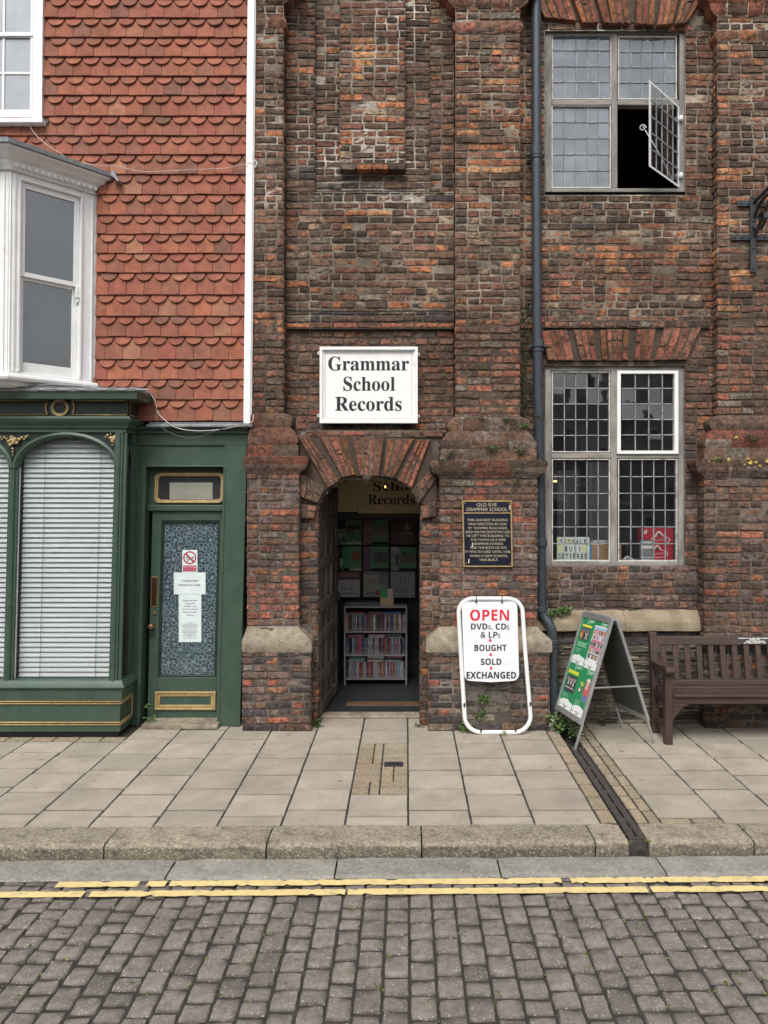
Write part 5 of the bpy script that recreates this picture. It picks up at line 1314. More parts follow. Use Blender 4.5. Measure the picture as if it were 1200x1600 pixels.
# ================================================================== BENCH
s = thing('park_bench', 'dark brown painted wooden slatted bench with armrests against the wall', 'bench', (3.1, -.35, 0))
def bmb(name, fn, par=s, bev=.006, mt='bench'):
    m = MB(); fn(m); return m.build(name, M[mt], par, bevel=bev)
BX0, BX1 = 2.195, 4.0
def post(m, x0, x1, pts):
    for i in range(len(pts) - 1):
        (y0, z0, w0), (y1, z1, w1) = pts[i], pts[i + 1]
        m.hexa([(x0, y0, z0), (x1, y0, z0), (x1, y0 + w0, z0), (x0, y0 + w0, z0), (x0, y1, z1), (x1, y1, z1), (x1, y1 + w1, z1), (x0, y1 + w1, z1)])
for x0 in (BX0, BX1 - .065):
    bmb('back_leg', lambda m: post(m, x0 + .0, x0 + .065, [(-.20, 0, .07), (-.205, .42, .07), (-.125, .885, .06)]))
    bmb('front_leg', lambda m: m.box(x0 + .005, x0 + .07, -.53, -.465, 0, .605))
    def arm(m):
        pr = [(-.19, .655), (-.3, .648), (-.42, .655), (-.5, .672), (-.545, .672), (-.575, .655), (-.58, .63), (-.565, .608), (-.5, .607), (-.4, .6), (-.3, .598), (-.185, .612)]
        n = len(pr); m.add([(x0 - .005, y, z) for y, z in pr] + [(x0 + .075, y, z) for y, z in pr], [tuple(range(n)), tuple(range(2 * n - 1, n - 1, -1))] + [((k + 1) % n, k, n + k, n + (k + 1) % n) for k in range(n)])
    bmb('armrest', arm)
    bmb('side_rail', lambda m: m.box(x0 + .015, x0 + .055, -.465, -.2, .33, .405))
    bmb('stretcher', lambda m: m.box(x0 + .015, x0 + .055, -.465, -.2, .11, .165))
    sgn = 1 if x0 == BX0 else -1; xi = x0 + .07 if sgn > 0 else x0 + .005
    bmb('corner_brace', lambda m: m.prism([(xi, .345), (xi + sgn * .15, .345), (xi + sgn * .1, .325), (xi + sgn * .05, .27), (xi, .2)], -.52, -.49))
for i, (y, w_) in enumerate(((-.525, .085), (-.432, .075), (-.35, .075), (-.268, .075))):
    z = .405 - .012 * math.sin(math.pi * i / 3)
    bmb('seat_slat', lambda m: m.box(BX0 + (.075 if i == 0 else .03), BX1 - (.075 if i == 0 else .03), y - .01 * (i == 0), y + w_, z, z + .024))
bmb('apron', lambda m: m.box(BX0 + .071, BX1 - .071, -.515, -.485, .345, .403))
yt = lambda z: -.20 + (z - .42) * .172
def backrail(m, z0, z1, t=.035): m.hexa([(BX0 + .066, yt(z0), z0), (BX1 - .066, yt(z0), z0), (BX1 - .066, yt(z0) + t, z0), (BX0 + .066, yt(z0) + t, z0), (BX0 + .066, yt(z1), z1), (BX1 - .066, yt(z1), z1), (BX1 - .066, yt(z1) + t, z1), (BX0 + .066, yt(z1) + t, z1)])
rail = bmb('back_rail', lambda m: backrail(m, .775, .85)); bmb('back_rail', lambda m: backrail(m, .43, .475))
for i in range(16):
    x = 2.318 + .1065 * i
    if x > BX1 - .1: break
    bmb('back_slat', lambda m: m.hexa([(x - .024, yt(.476) + .008, .476), (x + .024, yt(.476) + .008, .476), (x + .024, yt(.476) + .024, .476), (x - .024, yt(.476) + .024, .476), (x - .024, yt(.774) + .008, .774), (x + .024, yt(.774) + .008, .774), (x + .024, yt(.774) + .024, .774), (x - .024, yt(.774) + .024, .774)]), bev=.003)
m = MB(); pz = lambda u, v: (2.985 + u * .305, yt(.845 - v * .058) - .0035, .845 - v * .058)
m.hexa([Vector(pz(0, 1)), Vector(pz(1, 1)), Vector(pz(1, 1)) + Vector((0, .0034, 0)), Vector(pz(0, 1)) + Vector((0, .0034, 0)), Vector(pz(0, 0)), Vector(pz(1, 0)), Vector(pz(1, 0)) + Vector((0, .0034, 0)), Vector(pz(0, 0)) + Vector((0, .0034, 0))], 0, (.05, .04, .038))
pz2 = lambda u, v: (pz(u, v)[0], pz(u, v)[1] - .001, pz(u, v)[2])
for a, b_, v in ((.02, .05, .1), (.06, .24, .1), (.26, .31, .1), (.33, .40, .1), (.42, .53, .1), (.55, .70, .1), (.72, .93, .1), (.95, .98, .1), (.35, .55, .33), (.57, .65, .33), (.24, .4, .55), (.43, .58, .55), (.6, .8, .55), (.18, .25, .8), (.28, .45, .8), (.47, .66, .8), (.68, .72, .8), (.75, .83, .8)): quad(m, a, b_, v, v + .13, pz2, 0, (.7, .69, .66))
for a, v in ((.03, .8), (.97, .8)): disc(m, a, v + .07, .02, pz2, 0, (.7, .69, .66), 8)
m.build('name_plate', M['print'], rail)
settle(s)

# ================================================================== DRAINPIPE
s = thing('drainpipe', 'dark slate-blue cast iron drainpipe running down between the pier and the windows', 'pipe', (1.33, -.03, 0))
m = MB(); yp = .03
pts = [P(838, -200, yp), P(838, 240, yp), P(839, 480, yp), P(842, 700, yp), P(845.5, 850, yp), P(845.5, 945, yp), P(847, 958, yp - .005), P(852, 967, yp - .02), P(858, 974, yp - .04), P(862, 984, yp - .055), P(863.5, 996, yp - .06), P(865, 1060, yp - .06), (X(867, -.03), -.03, 0.01)]
m.tube(pts, .046, 16); m.build('pipe', M['pipe'], s, smooth=60)
for px_, py_, y_, h_ in ((838, 236, yp, 16), (838, 246, yp, 5), (840.5, 537, yp, 12), (840.7, 548, yp, 4), (845.5, 848, yp, 12), (845.5, 952, yp, 8), (863.8, 1003, yp - .06, 8), (864, 1010, yp - .06, 4)):
    m = MB(); m.tube([P(px_, py_ - h_ / 2, y_), P(px_, py_ + h_ / 2, y_)], .056 if h_ > 6 else .053, 16); m.build('collar', M['pipe'], s, smooth=60, bevel=.004)
for px_, py_ in ((838, 238), (840.5, 539)):
    m = MB(); c = P(px_, py_, yp); m.box(c[0] - .085, c[0] + .085, c[1] + .02, c[1] + .05, c[2] - .016, c[2] + .016); m.build('bracket', M['pipe'], s, bevel=.003)
settle(s)

# ================================================================== WROUGHT IRON BRACKET
s = thing('sign_bracket', 'black wrought iron hanging bracket with a scroll bolted to the right-hand pilaster', 'bracket', (X(1177, -.02), -.02, Z(425, -.02)))
yb = -.012; bx = X(1177.5, yb)
m = MB(); m.pbox(1173, 1182, 306, 425, yb - .022, yb); m.build('upright', M['iron'], s, bevel=.003)
for a, b_, c, d_ in ((1152.5, 1203, 313, 322), (1142.5, 1212, 366, 375)):
    m = MB(); m.pbox(a, b_, c, d_, yb - .012, yb + .002); st2 = m.build('strap', M['iron'], s, bevel=.002)
    m = MB()
    for px_ in [a + 5 + 12 * k for k in range(int((b_ - a) / 12) + 1)]:
        if px_ < b_ - 2: m.ball(P(px_, (c + d_) / 2, yb - .014), .013, 8, 5, (1, .6, 1))
    m.build('bolt_heads', M['iron'], st2, smooth=60)
m = MB()
for py_ in (309, 345, 387, 419): m.ball(P(1177.5, py_, yb - .024), .013, 8, 5, (1, .6, 1))
m.build('bolt_heads', M['iron'], s, smooth=60)
def pz_(px, py):       # a point on the plane x = bx seen at this photo position
    d_ = bx * F / (px - PX0); return (bx, d_ - D, H + (PY0 - py) * d_ / F)
sc_ = [(1203, 302), (1199, 304), (1193, 310), (1186, 321), (1180.5, 334), (1178.4, 346), (1179.5, 354), (1183, 358.5), (1188, 358), (1193.5, 350), (1196.6, 340), (1196, 332), (1192.5, 330), (1188, 334), (1186.5, 341), (1188, 346), (1190, 344)]
m = MB(); m.strip([pz_(max(a, 1178.0), b_) for a, b_ in sc_], (1, 0, 0), .03, .012); m.build('scroll', M['iron'], s, smooth=40)
m = MB(); m.tube([(bx, yb - .02, Z(371, yb)), (bx, yb - .55, Z(371, yb) + .42)], .014, 8); m.tube([(bx, yb - .02, Z(317, yb)), (bx, yb - .75, Z(317, yb) + .06)], .016, 8); m.build('arm', M['iron'], s, smooth=40)
settle(s)

# ================================================================== CABLES
def cable(pts, r_, label, col, y=-.055):
    m = MB(); q = [Vector(p if len(p) == 3 else P(p[0], p[1], y)) for p in pts]; sm = []
    for i in range(len(q) - 1):
        p0, p1, p2, p3 = q[max(i - 1, 0)], q[i], q[i + 1], q[min(i + 2, len(q) - 1)]
        for k in range(5):
            t_ = k / 5; sm.append(.5 * ((2 * p1) + (p2 - p0) * t_ + (2 * p0 - 5 * p1 + 4 * p2 - p3) * t_ * t_ + (3 * p1 - p0 - 3 * p2 + p3) * t_ ** 3))
    sm.append(q[-1]); m.tube(sm, r_, 6)
    return tag(m.build('cable', mat('cable_sheath', col, .6, .15, 9, .05), smooth=180), label, 'cable')
cable([(43, 188), (50, 203), (60, 215), (76, 228), (92, 238), (112, 250), (150, 258), (180, 259), (215, 267), (245, 268), (300, 265), (350, 263), (380, 257), (396, 254)], .003, 'thin pale cable slung across the red tiles from the sash window to the corner board', (.5, .46, .4), -.075)
cable([(236, 616), (243, 628), (246, 643), (256, 655), (275, 668), (305, 673), (345, 671), (380, 663), (394, 659), (396, 648)], .0036, 'white cable looping from the shop cornice to the foot of the corner board', (.6, .58, .54), -.115)
cable([(240, 618), (245, 635), (244, 655), (258, 672), (282, 682), (310, 683), (340, 672), (384, 661)], .0022, 'thin grey wire drooping in front of the green fascia over the door', (.13, .14, .13), -.12)
cable([(10, 607, ), (40, 604), (80, 601), (130, 604), (160, 606)], .006, 'pair of slack cables lying on the lead top of the shop cornice', (.2, .19, .18), -.4)
cable([(399, 250), (401, 256), (398, 262)], .007, 'cable clipped round the white corner board at mid height', (.55, .53, .5), -.085)

# ================================================================== DRAIN CHANNEL, COVER, OUTLET
s = thing('drain_channel', 'rusty cast iron drainage channel cover running across the pavement to the kerb', 'drain', (1.43, -1.4, -.03))
y = -.56
while y > -2.27:
    y2 = max(y - .48, -2.275); m = MB()
    for xa, xb in ((1.382, 1.427), (1.441, 1.484)):
        m.box(xa, xb, y2 + .002, y - .002, -.03, -.004)
        k = y - .012
        while k > y2 + .012:
            m.hexa([(xa + .004, k - .009, -.004), (xb - .004, k - .018, -.004), (xb - .004, k - .010, -.004), (xa + .004, k - .001, -.004), (xa + .004, k - .008, .001), (xb - .004, k - .017, .001), (xb - .004, k - .011, .001), (xa + .004, k - .002, .001)]); k -= .024
    for yy in (y2 + .001, (y + y2) / 2, y - .03): m.box(1.427, 1.441, yy, yy + .028, -.03, -.008)
    m.build('grate', M['rust'], s, bevel=.001, seg=1); y = y2
m = MB(); c = (1.43, -2.365 + TL(1.43), -.07); m.tube([(c[0] + .036 * math.cos(a), c[1], c[2] + .036 * math.sin(a)) for a in [2 * math.pi * k / 20 for k in range(20)]], .005, 6, True); m.box(1.372, 1.494, -2.30, -2.28, -.11, -.012)
m.build('outlet', M['rust'], s, smooth=40)
settle(s)
s = thing('stopcock_cover', 'small black iron stopcock cover set in the brown pavers by the doorway', 'cover', (-.10, -.99, 0))
m = MB(); m.box(-.177, -.023, -1.045, -.935, -.02, .003); m.build('frame', M['rust'], s, bevel=.002)
m = MB(); m.box(-.165, -.035, -1.035, -.945, .0032, .005)
for k in range(9): m.box(-.158 + .0137 * k, -.151 + .0137 * k, -1.028, -1.008, .0051, .008); m.box(-.158 + .0137 * k, -.151 + .0137 * k, -.972, -.952, .0051, .008)
m.build('lid', M['iron'], s)
settle(s)

# ================================================================== NOTICES AND CURTAIN ON THE GREEN DOOR
rnd.seed(81)
def XLp(p): return XL(p)
YN = .12 + .0215
def lflat(Y):
    return lambda u, v: XL((X(pr_(u, v), Y), Y, Z(v, Y)))     # measured photo position on the leaning door
m = MB(); m.box(X(dpx(250, 930), .155), X(dpx(341, 930), .155), .155, .157, Z(1058, .155), Z(814, .155))
tag(m.build('lace_curtain', M['lace'], xf=XL), 'grey lace curtain with a ring pattern filling the glass of the green door', 'curtain')
def paper(name, label, cat, box, lines, extra=None, rr=0):
    a, b_, c, d_ = box; pl = lflat(YN); s_ = thing(name, label, cat, XL((X((a + b_) / 2, YN), YN, Z(d_, YN))))
    m = MB(); p0 = [pl(a, d_), pl(b_, d_), pl(b_, c), pl(a, c)]
    m.hexa([p0[0], p0[1], (p0[1][0], YN + .0015, p0[1][2]), (p0[0][0], YN + .0015, p0[0][2]), p0[3], p0[2], (p0[2][0], YN + .0015, p0[2][2]), (p0[3][0], YN + .0015, p0[3][2])], 0, (.66, .74, .73)); m.build('sheet', M['matt'], s_)
    m = MB(); pl2 = lflat(YN - .001)
    for t_, bx, cc in lines:
        if t_ is None: quad(m, *bx, pl2, 0, cc)
        else: text(m, t_, bx, pl2, 0, cc, .005)
    if extra: extra(m, pl2)
    m.build('lettering', M['matt'], s_); settle(s_)
DK = (.05, .055, .06)
def e9(u, v): return 255 + u / 9.41, 840 + v / 9.41
def B9(u0, u1, v0, v1): a = e9(u0, v0); b_ = e9(u1, v1); return (a[0], b_[0], a[1], b_[1])
def smk(m, pl):
    RDD = (.38, .012, .05)
    c = e9(390, 297); disc(m, c[0], c[1], 10.3, pl, 0, RDD, 28, 8.2)
    pl3 = lflat(YN - .0016)
    m.add([pl3(*e9(*p)) for p in ((318, 240), (336, 222), (462, 352), (444, 370))], [(0, 1, 2, 3)], 0, RDD)
    m.add([pl(*e9(*p)) for p in ((345, 345), (445, 275), (455, 292), (357, 362))], [(0, 1, 2, 3)], 0, DK); m.add([pl3(*e9(*p)) for p in ((362, 345), (425, 301), (430, 310), (369, 353))], [(0, 1, 2, 3)], 0, (.66, .74, .73))
    for k in range(3): m.add([pl(*e9(325 + 12 * k, 290 + 14 * k)), pl(*e9(350 + 12 * k, 275 + 14 * k)), pl(*e9(354 + 12 * k, 283 + 14 * k)), pl(*e9(329 + 12 * k, 298 + 14 * k))], [(0, 1, 2, 3)], 0, DK)
    quad(m, *B9(291, 488, 410, 497), pl, 0, RDD); text(m, 'No smoking', B9(300, 480, 418, 448), pl3, 0, (.7, .55, .6), .02)
    for k in range(2): quad(m, *B9(305, 475, 458 + 14 * k, 465 + 14 * k), pl3, 0, (.55, .25, .32))
paper('no_smoking_sign', 'small white and red no smoking sticker on the green door above two paper notices', 'sign', B9(280, 502, 182, 515), [], smk)
paper('paper_notice', 'white landscape notice reading The Mariners Residential Home on the green door', 'notice', B9(155, 622, 512, 835), [('THE MARINERS', B9(262, 517, 622, 650), DK), ('RESIDENTIAL HOME', B9(224, 548, 685, 713), DK)])
ll = [('Please wait after', B9(290, 500, 912, 936), DK), ('ringing the', B9(330, 462, 955, 982), DK), ('doorbell, it may', B9(300, 490, 998, 1024), DK), ('take us a couple of', B9(282, 510, 1040, 1066), DK), ('minutes to answer.', B9(285, 498, 1083, 1107), DK), ('Thank you', B9(334, 456, 1128, 1156), DK)]
for k, (a, b_) in enumerate(((350, 440), (285, 495), (275, 505), (270, 512), (300, 480), (280, 490), (278, 500), (275, 495), (300, 480), (285, 490), (360, 410), (285, 488))):
    v = 1248 + 19.5 * k + (8 if k > 4 else 0); ll.append((None, B9(a, b_, v, v + 8), (.32, .36, .36)))
paper('paper_notice', 'tall narrow paper notice taped under the wider one on the green door', 'notice', B9(228, 560, 838, 1537), ll)
m = MB(); pl = lflat(.1255); quad(m, 265, 332, 754, 780, pl, 0, (.5, .46, .38))
pl2 = lflat(.125)
for k in range(5):
    a, b_, c, d_ = 278 + k * 2.4, 322 - k * 2.4, 758 + k * 1.6, 777 - k * .9; line_rect(m, a, b_, c, d_, .35, pl2, 0, (.36, .33, .27))
for k in range(7): disc(m, 272 + k * 9, 767 + 4 * math.sin(k * 2.), 3, pl2, 0, (.36, .33, .27), 10, 2.6)
tag(m.build('paper_notice', M['matt']), 'pale printed sheet with a scroll border standing in the small window over the green door', 'notice')

# ================================================================== LOBBY: RACK OF DISCS, POSTERS, INNER SIGN
rnd.seed(82)
RY = 1.42; RX0, RX1 = X(537.5, RY), X(636, RY); RZ = .9
s = thing('disc_rack', 'pale shelving rack packed with discs inside the arched doorway', 'shelf', ((RX0 + RX1) / 2, RY, .03))
mr = mat('rack_laminate', (.2, .197, .193), .5, .08, 6, .1)
for xa in (RX0, RX1 - .018):
    m = MB(); m.box(xa, xa + .018, RY, RY + .2, .03, RZ); m.build('side_panel', mr, s)
shz = [.105, Z(1022.5, RY), Z(986, RY)]
for z in shz + [RZ]:
    m = MB(); m.box(RX0 + .0185, RX1 - .0185, RY + .003, RY + .2, z - .02, z); m.build('shelf', mr, s)
m = MB(); m.box(RX0 + .0185, RX1 - .0185, RY + .185, RY + .198, .03, RZ - .021); m.build('back_panel', M['plaster'], s)
settle(s)
DC = [(.05, .05, .06), (.4, .4, .4), (.5, .48, .45), (.06, .12, .3), (.3, .03, .05), (.04, .06, .12), (.35, .2, .08), (.12, .1, .1), (.2, .3, .4), (.45, .1, .22), (.1, .2, .15), (.02, .02, .03)]
tops = ('top', 'middle', 'bottom')
for ri, (z, lab) in enumerate(((shz[2], 'top'), (shz[1], 'middle'), (shz[0], 'bottom'))):
    x = RX0 + .024; k = 0; lib = []
    while x < RX1 - .036:
        if len(lib) < 14:
            c = jitc(rnd.choice(DC if lab != 'bottom' else DC + [(.15, .3, .5), (.5, .5, .52), (.4, .05, .22)]), .25); m = MB(); h = .178
            c = mul(c, .65); m.box(0, .0135, 0, .13, 0, h, 0, mul(c, .8))
            c2 = mul(jitc(rnd.choice(DC), .3), .6); m.add([(.002, -.0006, .04), (.0115, -.0006, .04), (.0115, -.0006, .14), (.002, -.0006, .14)], [(0, 1, 2, 3)], 0, c); m.add([(.003, -.001, .05), (.0105, -.001, .05), (.0105, -.001, .05 + U(.02, .08)), (.003, -.001, .09)], [(0, 1, 2, 3)], 0, c2)
            m.add([(.004, -.001, .012), (.0095, -.001, .012), (.0095, -.001, .026), (.004, -.001, .026)], [(0, 1, 2, 3)], 0, (.25, .25, .25))
            o = m.build('disc_case', M['print']); lib.append(o)
        else:
            o = rnd.choice(lib).copy(); COL.objects.link(o)
        o.location = (x, RY + .016 + U(-.006, .006), z); o.rotation_euler = (0, U(-.015, .015), 0)
        tag(o, 'thin disc case standing upright in the row on the %s shelf of the rack' % lab, 'disc case', 'upright disc cases on the %s shelf' % lab)
        x += .0148 + (U(.01, .02) if rnd.random() < .05 else 0); k += 1
for ri, (z, lab) in enumerate(((shz[2], 'top'), (shz[1], 'middle'), (shz[0], 'bottom'))):
    for sx, lab2 in ((.05, 'left'), (.26, 'centre'), (.46, 'right')):
        n = 6 if lab == 'bottom' else 3
        for k in range(n):
            if lab == 'top' and k > 1: continue
            m = MB(); c = jitc(rnd.choice(DC[1:] + [(.5, .5, .5), (.5, .5, .5)]), .3); c = mul(c, .55); w_ = .178
            m.box(0, w_, 0, .13, 0, .0135, 0, mul(c, .85)); m.add([(.02, -.0006, .003), (w_ - .02, -.0006, .003), (w_ - .02, -.0006, .011), (.02, -.0006, .011)], [(0, 1, 2, 3)], 0, c)
            o = m.build('disc_case', M['print']); o.location = (RX0 + sx + U(-.012, .012), RY + .02 + U(-.01, .01), z + .1795 + .0143 * k); o.rotation_euler = (0, 0, U(-.05, .05))
            tag(o, 'disc case lying flat in the %s pile above the %s row of the rack' % (lab2, lab), 'disc case', 'disc cases lying flat, %s pile on the %s shelf' % (lab2, lab))
YP_ = 1.84
def wposter(px0, px1, py0, py1, label, fn):
    pl = flat(YP_ - .006); m = MB(); m.pbox(px0, px1, py0, py1, YP_ - .005, YP_); base = m
    def q(a, b_, c, d_, col, lay=1):
        p2 = flat(YP_ - .0055 - .0008 * lay); quad(m, px0 + (px1 - px0) * a, px0 + (px1 - px0) * b_, py0 + (py1 - py0) * c, py0 + (py1 - py0) * d_, p2, 0, mul(col, .72))
    def dsc(a, b_, r_, col, lay=2): disc(m, px0 + (px1 - px0) * a, py0 + (py1 - py0) * b_, r_ * (px1 - px0), flat(YP_ - .0055 - .0008 * lay), 0, mul(col, .72), 14)
    fn(q, dsc); o = m.build('poster', M['print']); tag(o, label, 'poster', 'posters on the lobby wall')
GR2 = (.12, .26, .16); PG = (.55, .58, .55)
def skyl(q, a=.34):
    for k in range(9): h = .86 + abs(k - 4) * .012; q(a + (1 - a) * k / 9, a + (1 - a) * (k + 1) / 9, h, .985, (.6, .62, .6), 2)
    q(a + .15, .9, .9, .915, (.3, .3, .3), 3); q(.6, .75, .94, .955, (.1, .1, .1), 3)
def p_a(q, d): q(0, 1, 0, 1, GR2); q(0, .34, 0, .38, (.03, .03, .03), 2); q(0, .34, .38, 1, (.35, .36, .34), 2); [d(U(.05, .3), U(.45, .95), .05, (.05, .05, .05), 3) for k in range(7)]; q(.4, .95, .25, .5, (.06, .06, .06), 2); q(.42, .7, .42, .47, (.5, .08, .05), 3); q(.75, .9, .4, .47, (.6, .6, .6), 3); d(.72, .1, .05, (.4, .55, .42)); skyl(q)
def p_b(q, d): q(0, 1, 0, 1, (.28, .14, .14)); q(.34, 1, 0, 1, (.12, .3, .18), 2); q(.42, .95, .25, .6, (.25, .2, .14), 3); d(.15, .35, .18, (.4, .27, .22), 3); d(.72, .1, .05, (.4, .55, .42), 3); skyl(q)
def p_c(q, d):
    q(0, 1, 0, 1, (.09, .04, .035)); q(.38, .9, .0, 1, (.13, .06, .045), 2)
    for k in range(12): d(.35 + .055 * k, .08 + .04 * math.sin(k / 11 * math.pi), .012, (.6, .5, .35), 3)
    for k in range(4): q(.61 - .02 * k, .69 + .02 * k, .1 + .08 * k, .17 + .08 * k, (.4, .33, .25), 3)
    q(.45, .85, .5, .53, (.5, .38, .28), 3); q(.42, .88, .57, .6, (.5, .38, .28), 3); q(.45, .85, .68, .7, (.3, .22, .17), 3)
def p_d(q, d): q(0, 1, 0, 1, (.13, .33, .2)); q(0, .22, 0, 1, (.03, .03, .03), 2); q(.22, .5, .02, .98, (.05, .34, .14), 2); q(.6, .95, .22, .55, (.3, .08, .06), 3); q(.1, .22, .5, .85, (.5, .5, .5), 3); d(.75, .1, .05, (.4, .55, .42), 3); skyl(q, .25)
def p_e(q, d): q(0, 1, 0, 1, (.2, .08, .2)); q(.28, 1, 0, 1, (.13, .33, .2), 2); q(.4, .95, .25, .68, (.1, .09, .11), 3); q(.66, .7, .15, .68, (.05, .05, .05), 4); d(.72, .1, .05, (.4, .55, .42), 3); skyl(q, .28)
def p_f(q, d): q(0, 1, 0, 1, (.35, .38, .36)); q(.33, 1, 0, 1, (.12, .32, .2), 2); q(.02, .3, .02, .14, (.65, .65, .62), 3); q(.42, .95, .3, .65, (.2, .15, .12), 3); d(.55, .3, .07, (.03, .03, .03), 4); q(.2, .3, .3, .8, (.06, .08, .1), 3); skyl(q, .33)
def p_g(q, d): q(0, 1, 0, 1, (.5, .5, .44)); [q(.05, .55 - .06 * k, .25 + .1 * k, .33 + .1 * k, jitc((.55, .45, .35), .3), 2) for k in range(5)]; q(.6, 1, 0, .5, (.28, .34, .33), 2); q(.1, .5, .82, .86, (.1, .1, .1), 3); q(.5, .62, .75, .9, (.5, .06, .06), 3); q(.02, .98, .04, .1, (.2, .2, .2), 3)
def p_h(q, d): q(0, 1, 0, 1, (.42, .44, .42)); q(.18, .82, .18, .88, (.5, .5, .47), 2); q(.24, .76, .24, .5, (.36, .34, .33), 3); [q(.3 + .16 * k, .38 + .16 * k, .28, .46, (.55, .53, .5), 4) for k in range(3)]; q(.24, .76, .58, .84, (.38, .4, .34), 3)
def p_i(q, d): q(0, 1, 0, 1, (.2, .11, .11)); q(.05, .9, .1, .6, (.3, .2, .2), 2)
def p_j(q, d): q(0, 1, 0, 1, (.06, .03, .03)); q(.1, .5, .1, .2, (.3, .3, .3), 2)
for a, b_, c, d_, lb_, fn in ((527, 565, 812, 851, 'green event poster with a dark photo panel, top left on the lobby wall', p_a), (567.5, 607.5, 812, 851, 'green poster with a pink figure at its side, top middle on the lobby wall', p_b), (610.5, 650, 812, 851, 'dark brown poster with a string of lights and pale lettering, top right', p_c),
                              (527.5, 564.5, 853.5, 892, 'green poster with a black figure at left, middle row left', p_d), (567.5, 607, 853.5, 892, 'green poster with a purple strip at its left, middle row centre', p_e), (610.5, 650, 854.5, 892, 'pale grey and green poster with a white label, middle row right', p_f),
                              (568, 607, 893.5, 933, 'cream record sleeve with a diagonal design, bottom row centre', p_g), (610, 648.5, 893.5, 934, 'pale grey framed print in the bottom row right of the lobby wall', p_h), (529, 563, 893.5, 907, 'reddish brown poster mostly hidden behind the sale notice', p_i), (652, 690, 812, 890, 'dark poster at the right edge of the lobby wall beside the arch', p_j)):
    wposter(a, b_, c, d_, lb_, fn)
s = thing('sale_notice', 'white notice reading DVD SALE Buy One Get One Free inside the doorway', 'notice', (X(545, 1.78), 1.78, Z(933, 1.78)))
m = MB(); m.pbox(528.5, 562, 906, 933, 1.78, 1.785, 0, (.45, .45, .47)); m.build('sheet', M['matt'], s)
m = MB(); pl = flat(1.778)
for t_, bx, cc in (('DVD SALE', (530, 558.5, 910, 915), (.45, .2, .22)), ('Buy One,', (533, 553.5, 917.5, 923), DK), ('Get One Free', (528.5, 558.5, 924.5, 929), DK)): text(m, serif(t_), bx, pl, 0, cc, .004)
m.build('lettering', M['matt'], s); settle(s)
YI = 1.25
cream = mat('cream_board', (.60, .46, .27), .55, .08, 5, .1)
s = thing('inner_sign', 'cream painted board lettered School Records hanging inside the arch', 'sign', (X(610, YI), YI, Z(802, YI)))
m = MB(); m.pbox(559.5, 672, 700, 802, YI, YI + .02); m.build('board', cream, s, bevel=.002)
m = MB(); pl = flat(YI - .0015)
for t_, bx in (('Grammar', (562, 664, 724, 745.5)), ('School', (582.5, 660, 752.5, 767)), ('Records', (575, 648.5, 773, 788.5))): text(m, serif(t_), bx, pl, 0, (.01, .01, .01), .004)
m.build('lettering', M['print'], s); settle(s)
m = MB(); m.pbox(528, 559, 700, 800, YI + .004, YI + .024); m.pbox(528, 559, 794.5, 795.2, YI + .001, YI + .004)
tag(m.build('board', cream), 'plain cream panel hanging to the left of the inner lettered sign', 'panel')
m = MB(); m.pbox(520, 690, 803, 811, YI + .0, YI + .06); m.build('beam', M['black']); o = bpy.data.objects['beam']; o.parent = school; o.location = tuple(-school.location[i] for i in range(3))
s = thing('pendant_bulb', 'small glowing amber bulb inside the arch in front of the lettered sign', 'lamp', P(602, 762, .9))
m = MB(); m.ball(P(602, 760.5, .9), .009, 10, 8, (.8, .8, 1.5)); m.build('bulb', M['bulb'], s, smooth=180)
m = MB(); a = P(603, 757, .9); m.tube([a, (a[0], a[1], 2.59)], .003, 5); m.tube([(a[0], a[1], a[2] - .0), (a[0], a[1], a[2] + .03)], .009, 8); m.build('cord', M['black'], s); settle(s)
s = thing('leaflet_stand', 'small cardboard leaflet holder with green leaflets on the rack', 'stand', P(604, 946, RY + .1))
Yq = RY + .06; m = MB(); m.pbox(594, 615, 934, 946.5, Yq, Yq + .05, 0, (.42, .3, .18)); m.build('tray', M['matt'], s)
m = MB(); m.pbox(595.5, 604.5, 919, 938, Yq + .012, Yq + .016, 0, (.03, .25, .08)); m.build('leaflet', M['print'], s); m = MB(); m.pbox(605.5, 614, 920, 938, Yq + .01, Yq + .014, 0, (.42, .34, .3)); m.build('leaflet', M['print'], s); settle(s)
m = MB(); m.pbox(540, 592, 941, 946, RY + .08, RY + .2, 0, (.05, .05, .055)); m.pbox(541, 591, 942, 944.5, RY + .0785, RY + .08, 0, (.12, .12, .12))
tag(m.build('media_player', M['print']), 'flat dark box lying on top of the rack', 'player')

# ================================================================== THINGS STANDING INSIDE THE LOWER WINDOW
YW2 = .30; sill_top = Z(877, YW2)
m = MB(); m.box(X(850, .22), X(1075, .22), .212, .62, sill_top - .04, sill_top); o = m.build('window_board', M['wood_h'], school); o.location = tuple(-school.location[i] for i in range(3))
def C4(u0, u1, v0, v1): return (855 + u0 / 5.4545, 855 + u1 / 5.4545, 800 + v0 / 5.4545, 800 + v1 / 5.4545)
s = thing('letter_board', 'white light-box lettered DVD SALE BUY 1 GET 1 FREE in the window', 'sign', (X(895, YW2), YW2, sill_top))
m = MB(); m.pbox(*C4(85, 360, 215, 420), YW2, YW2 + .05, 0, (.72, .75, .72)); m.build('box', M['print'], s, bevel=.002)
m = MB(); pl = flat(YW2 - .0012); pl2 = flat(YW2 - .0022)
for q in ((88, 132, 282, 345), (298, 340, 282, 345), (165, 215, 228, 268), (90, 112, 222, 268)): quad(m, *C4(*q), pl, 0, (.70, .72, .36))
for v in (274, 348): quad(m, *C4(88, 357, v, v + 5), pl, 0, (.45, .48, .46))
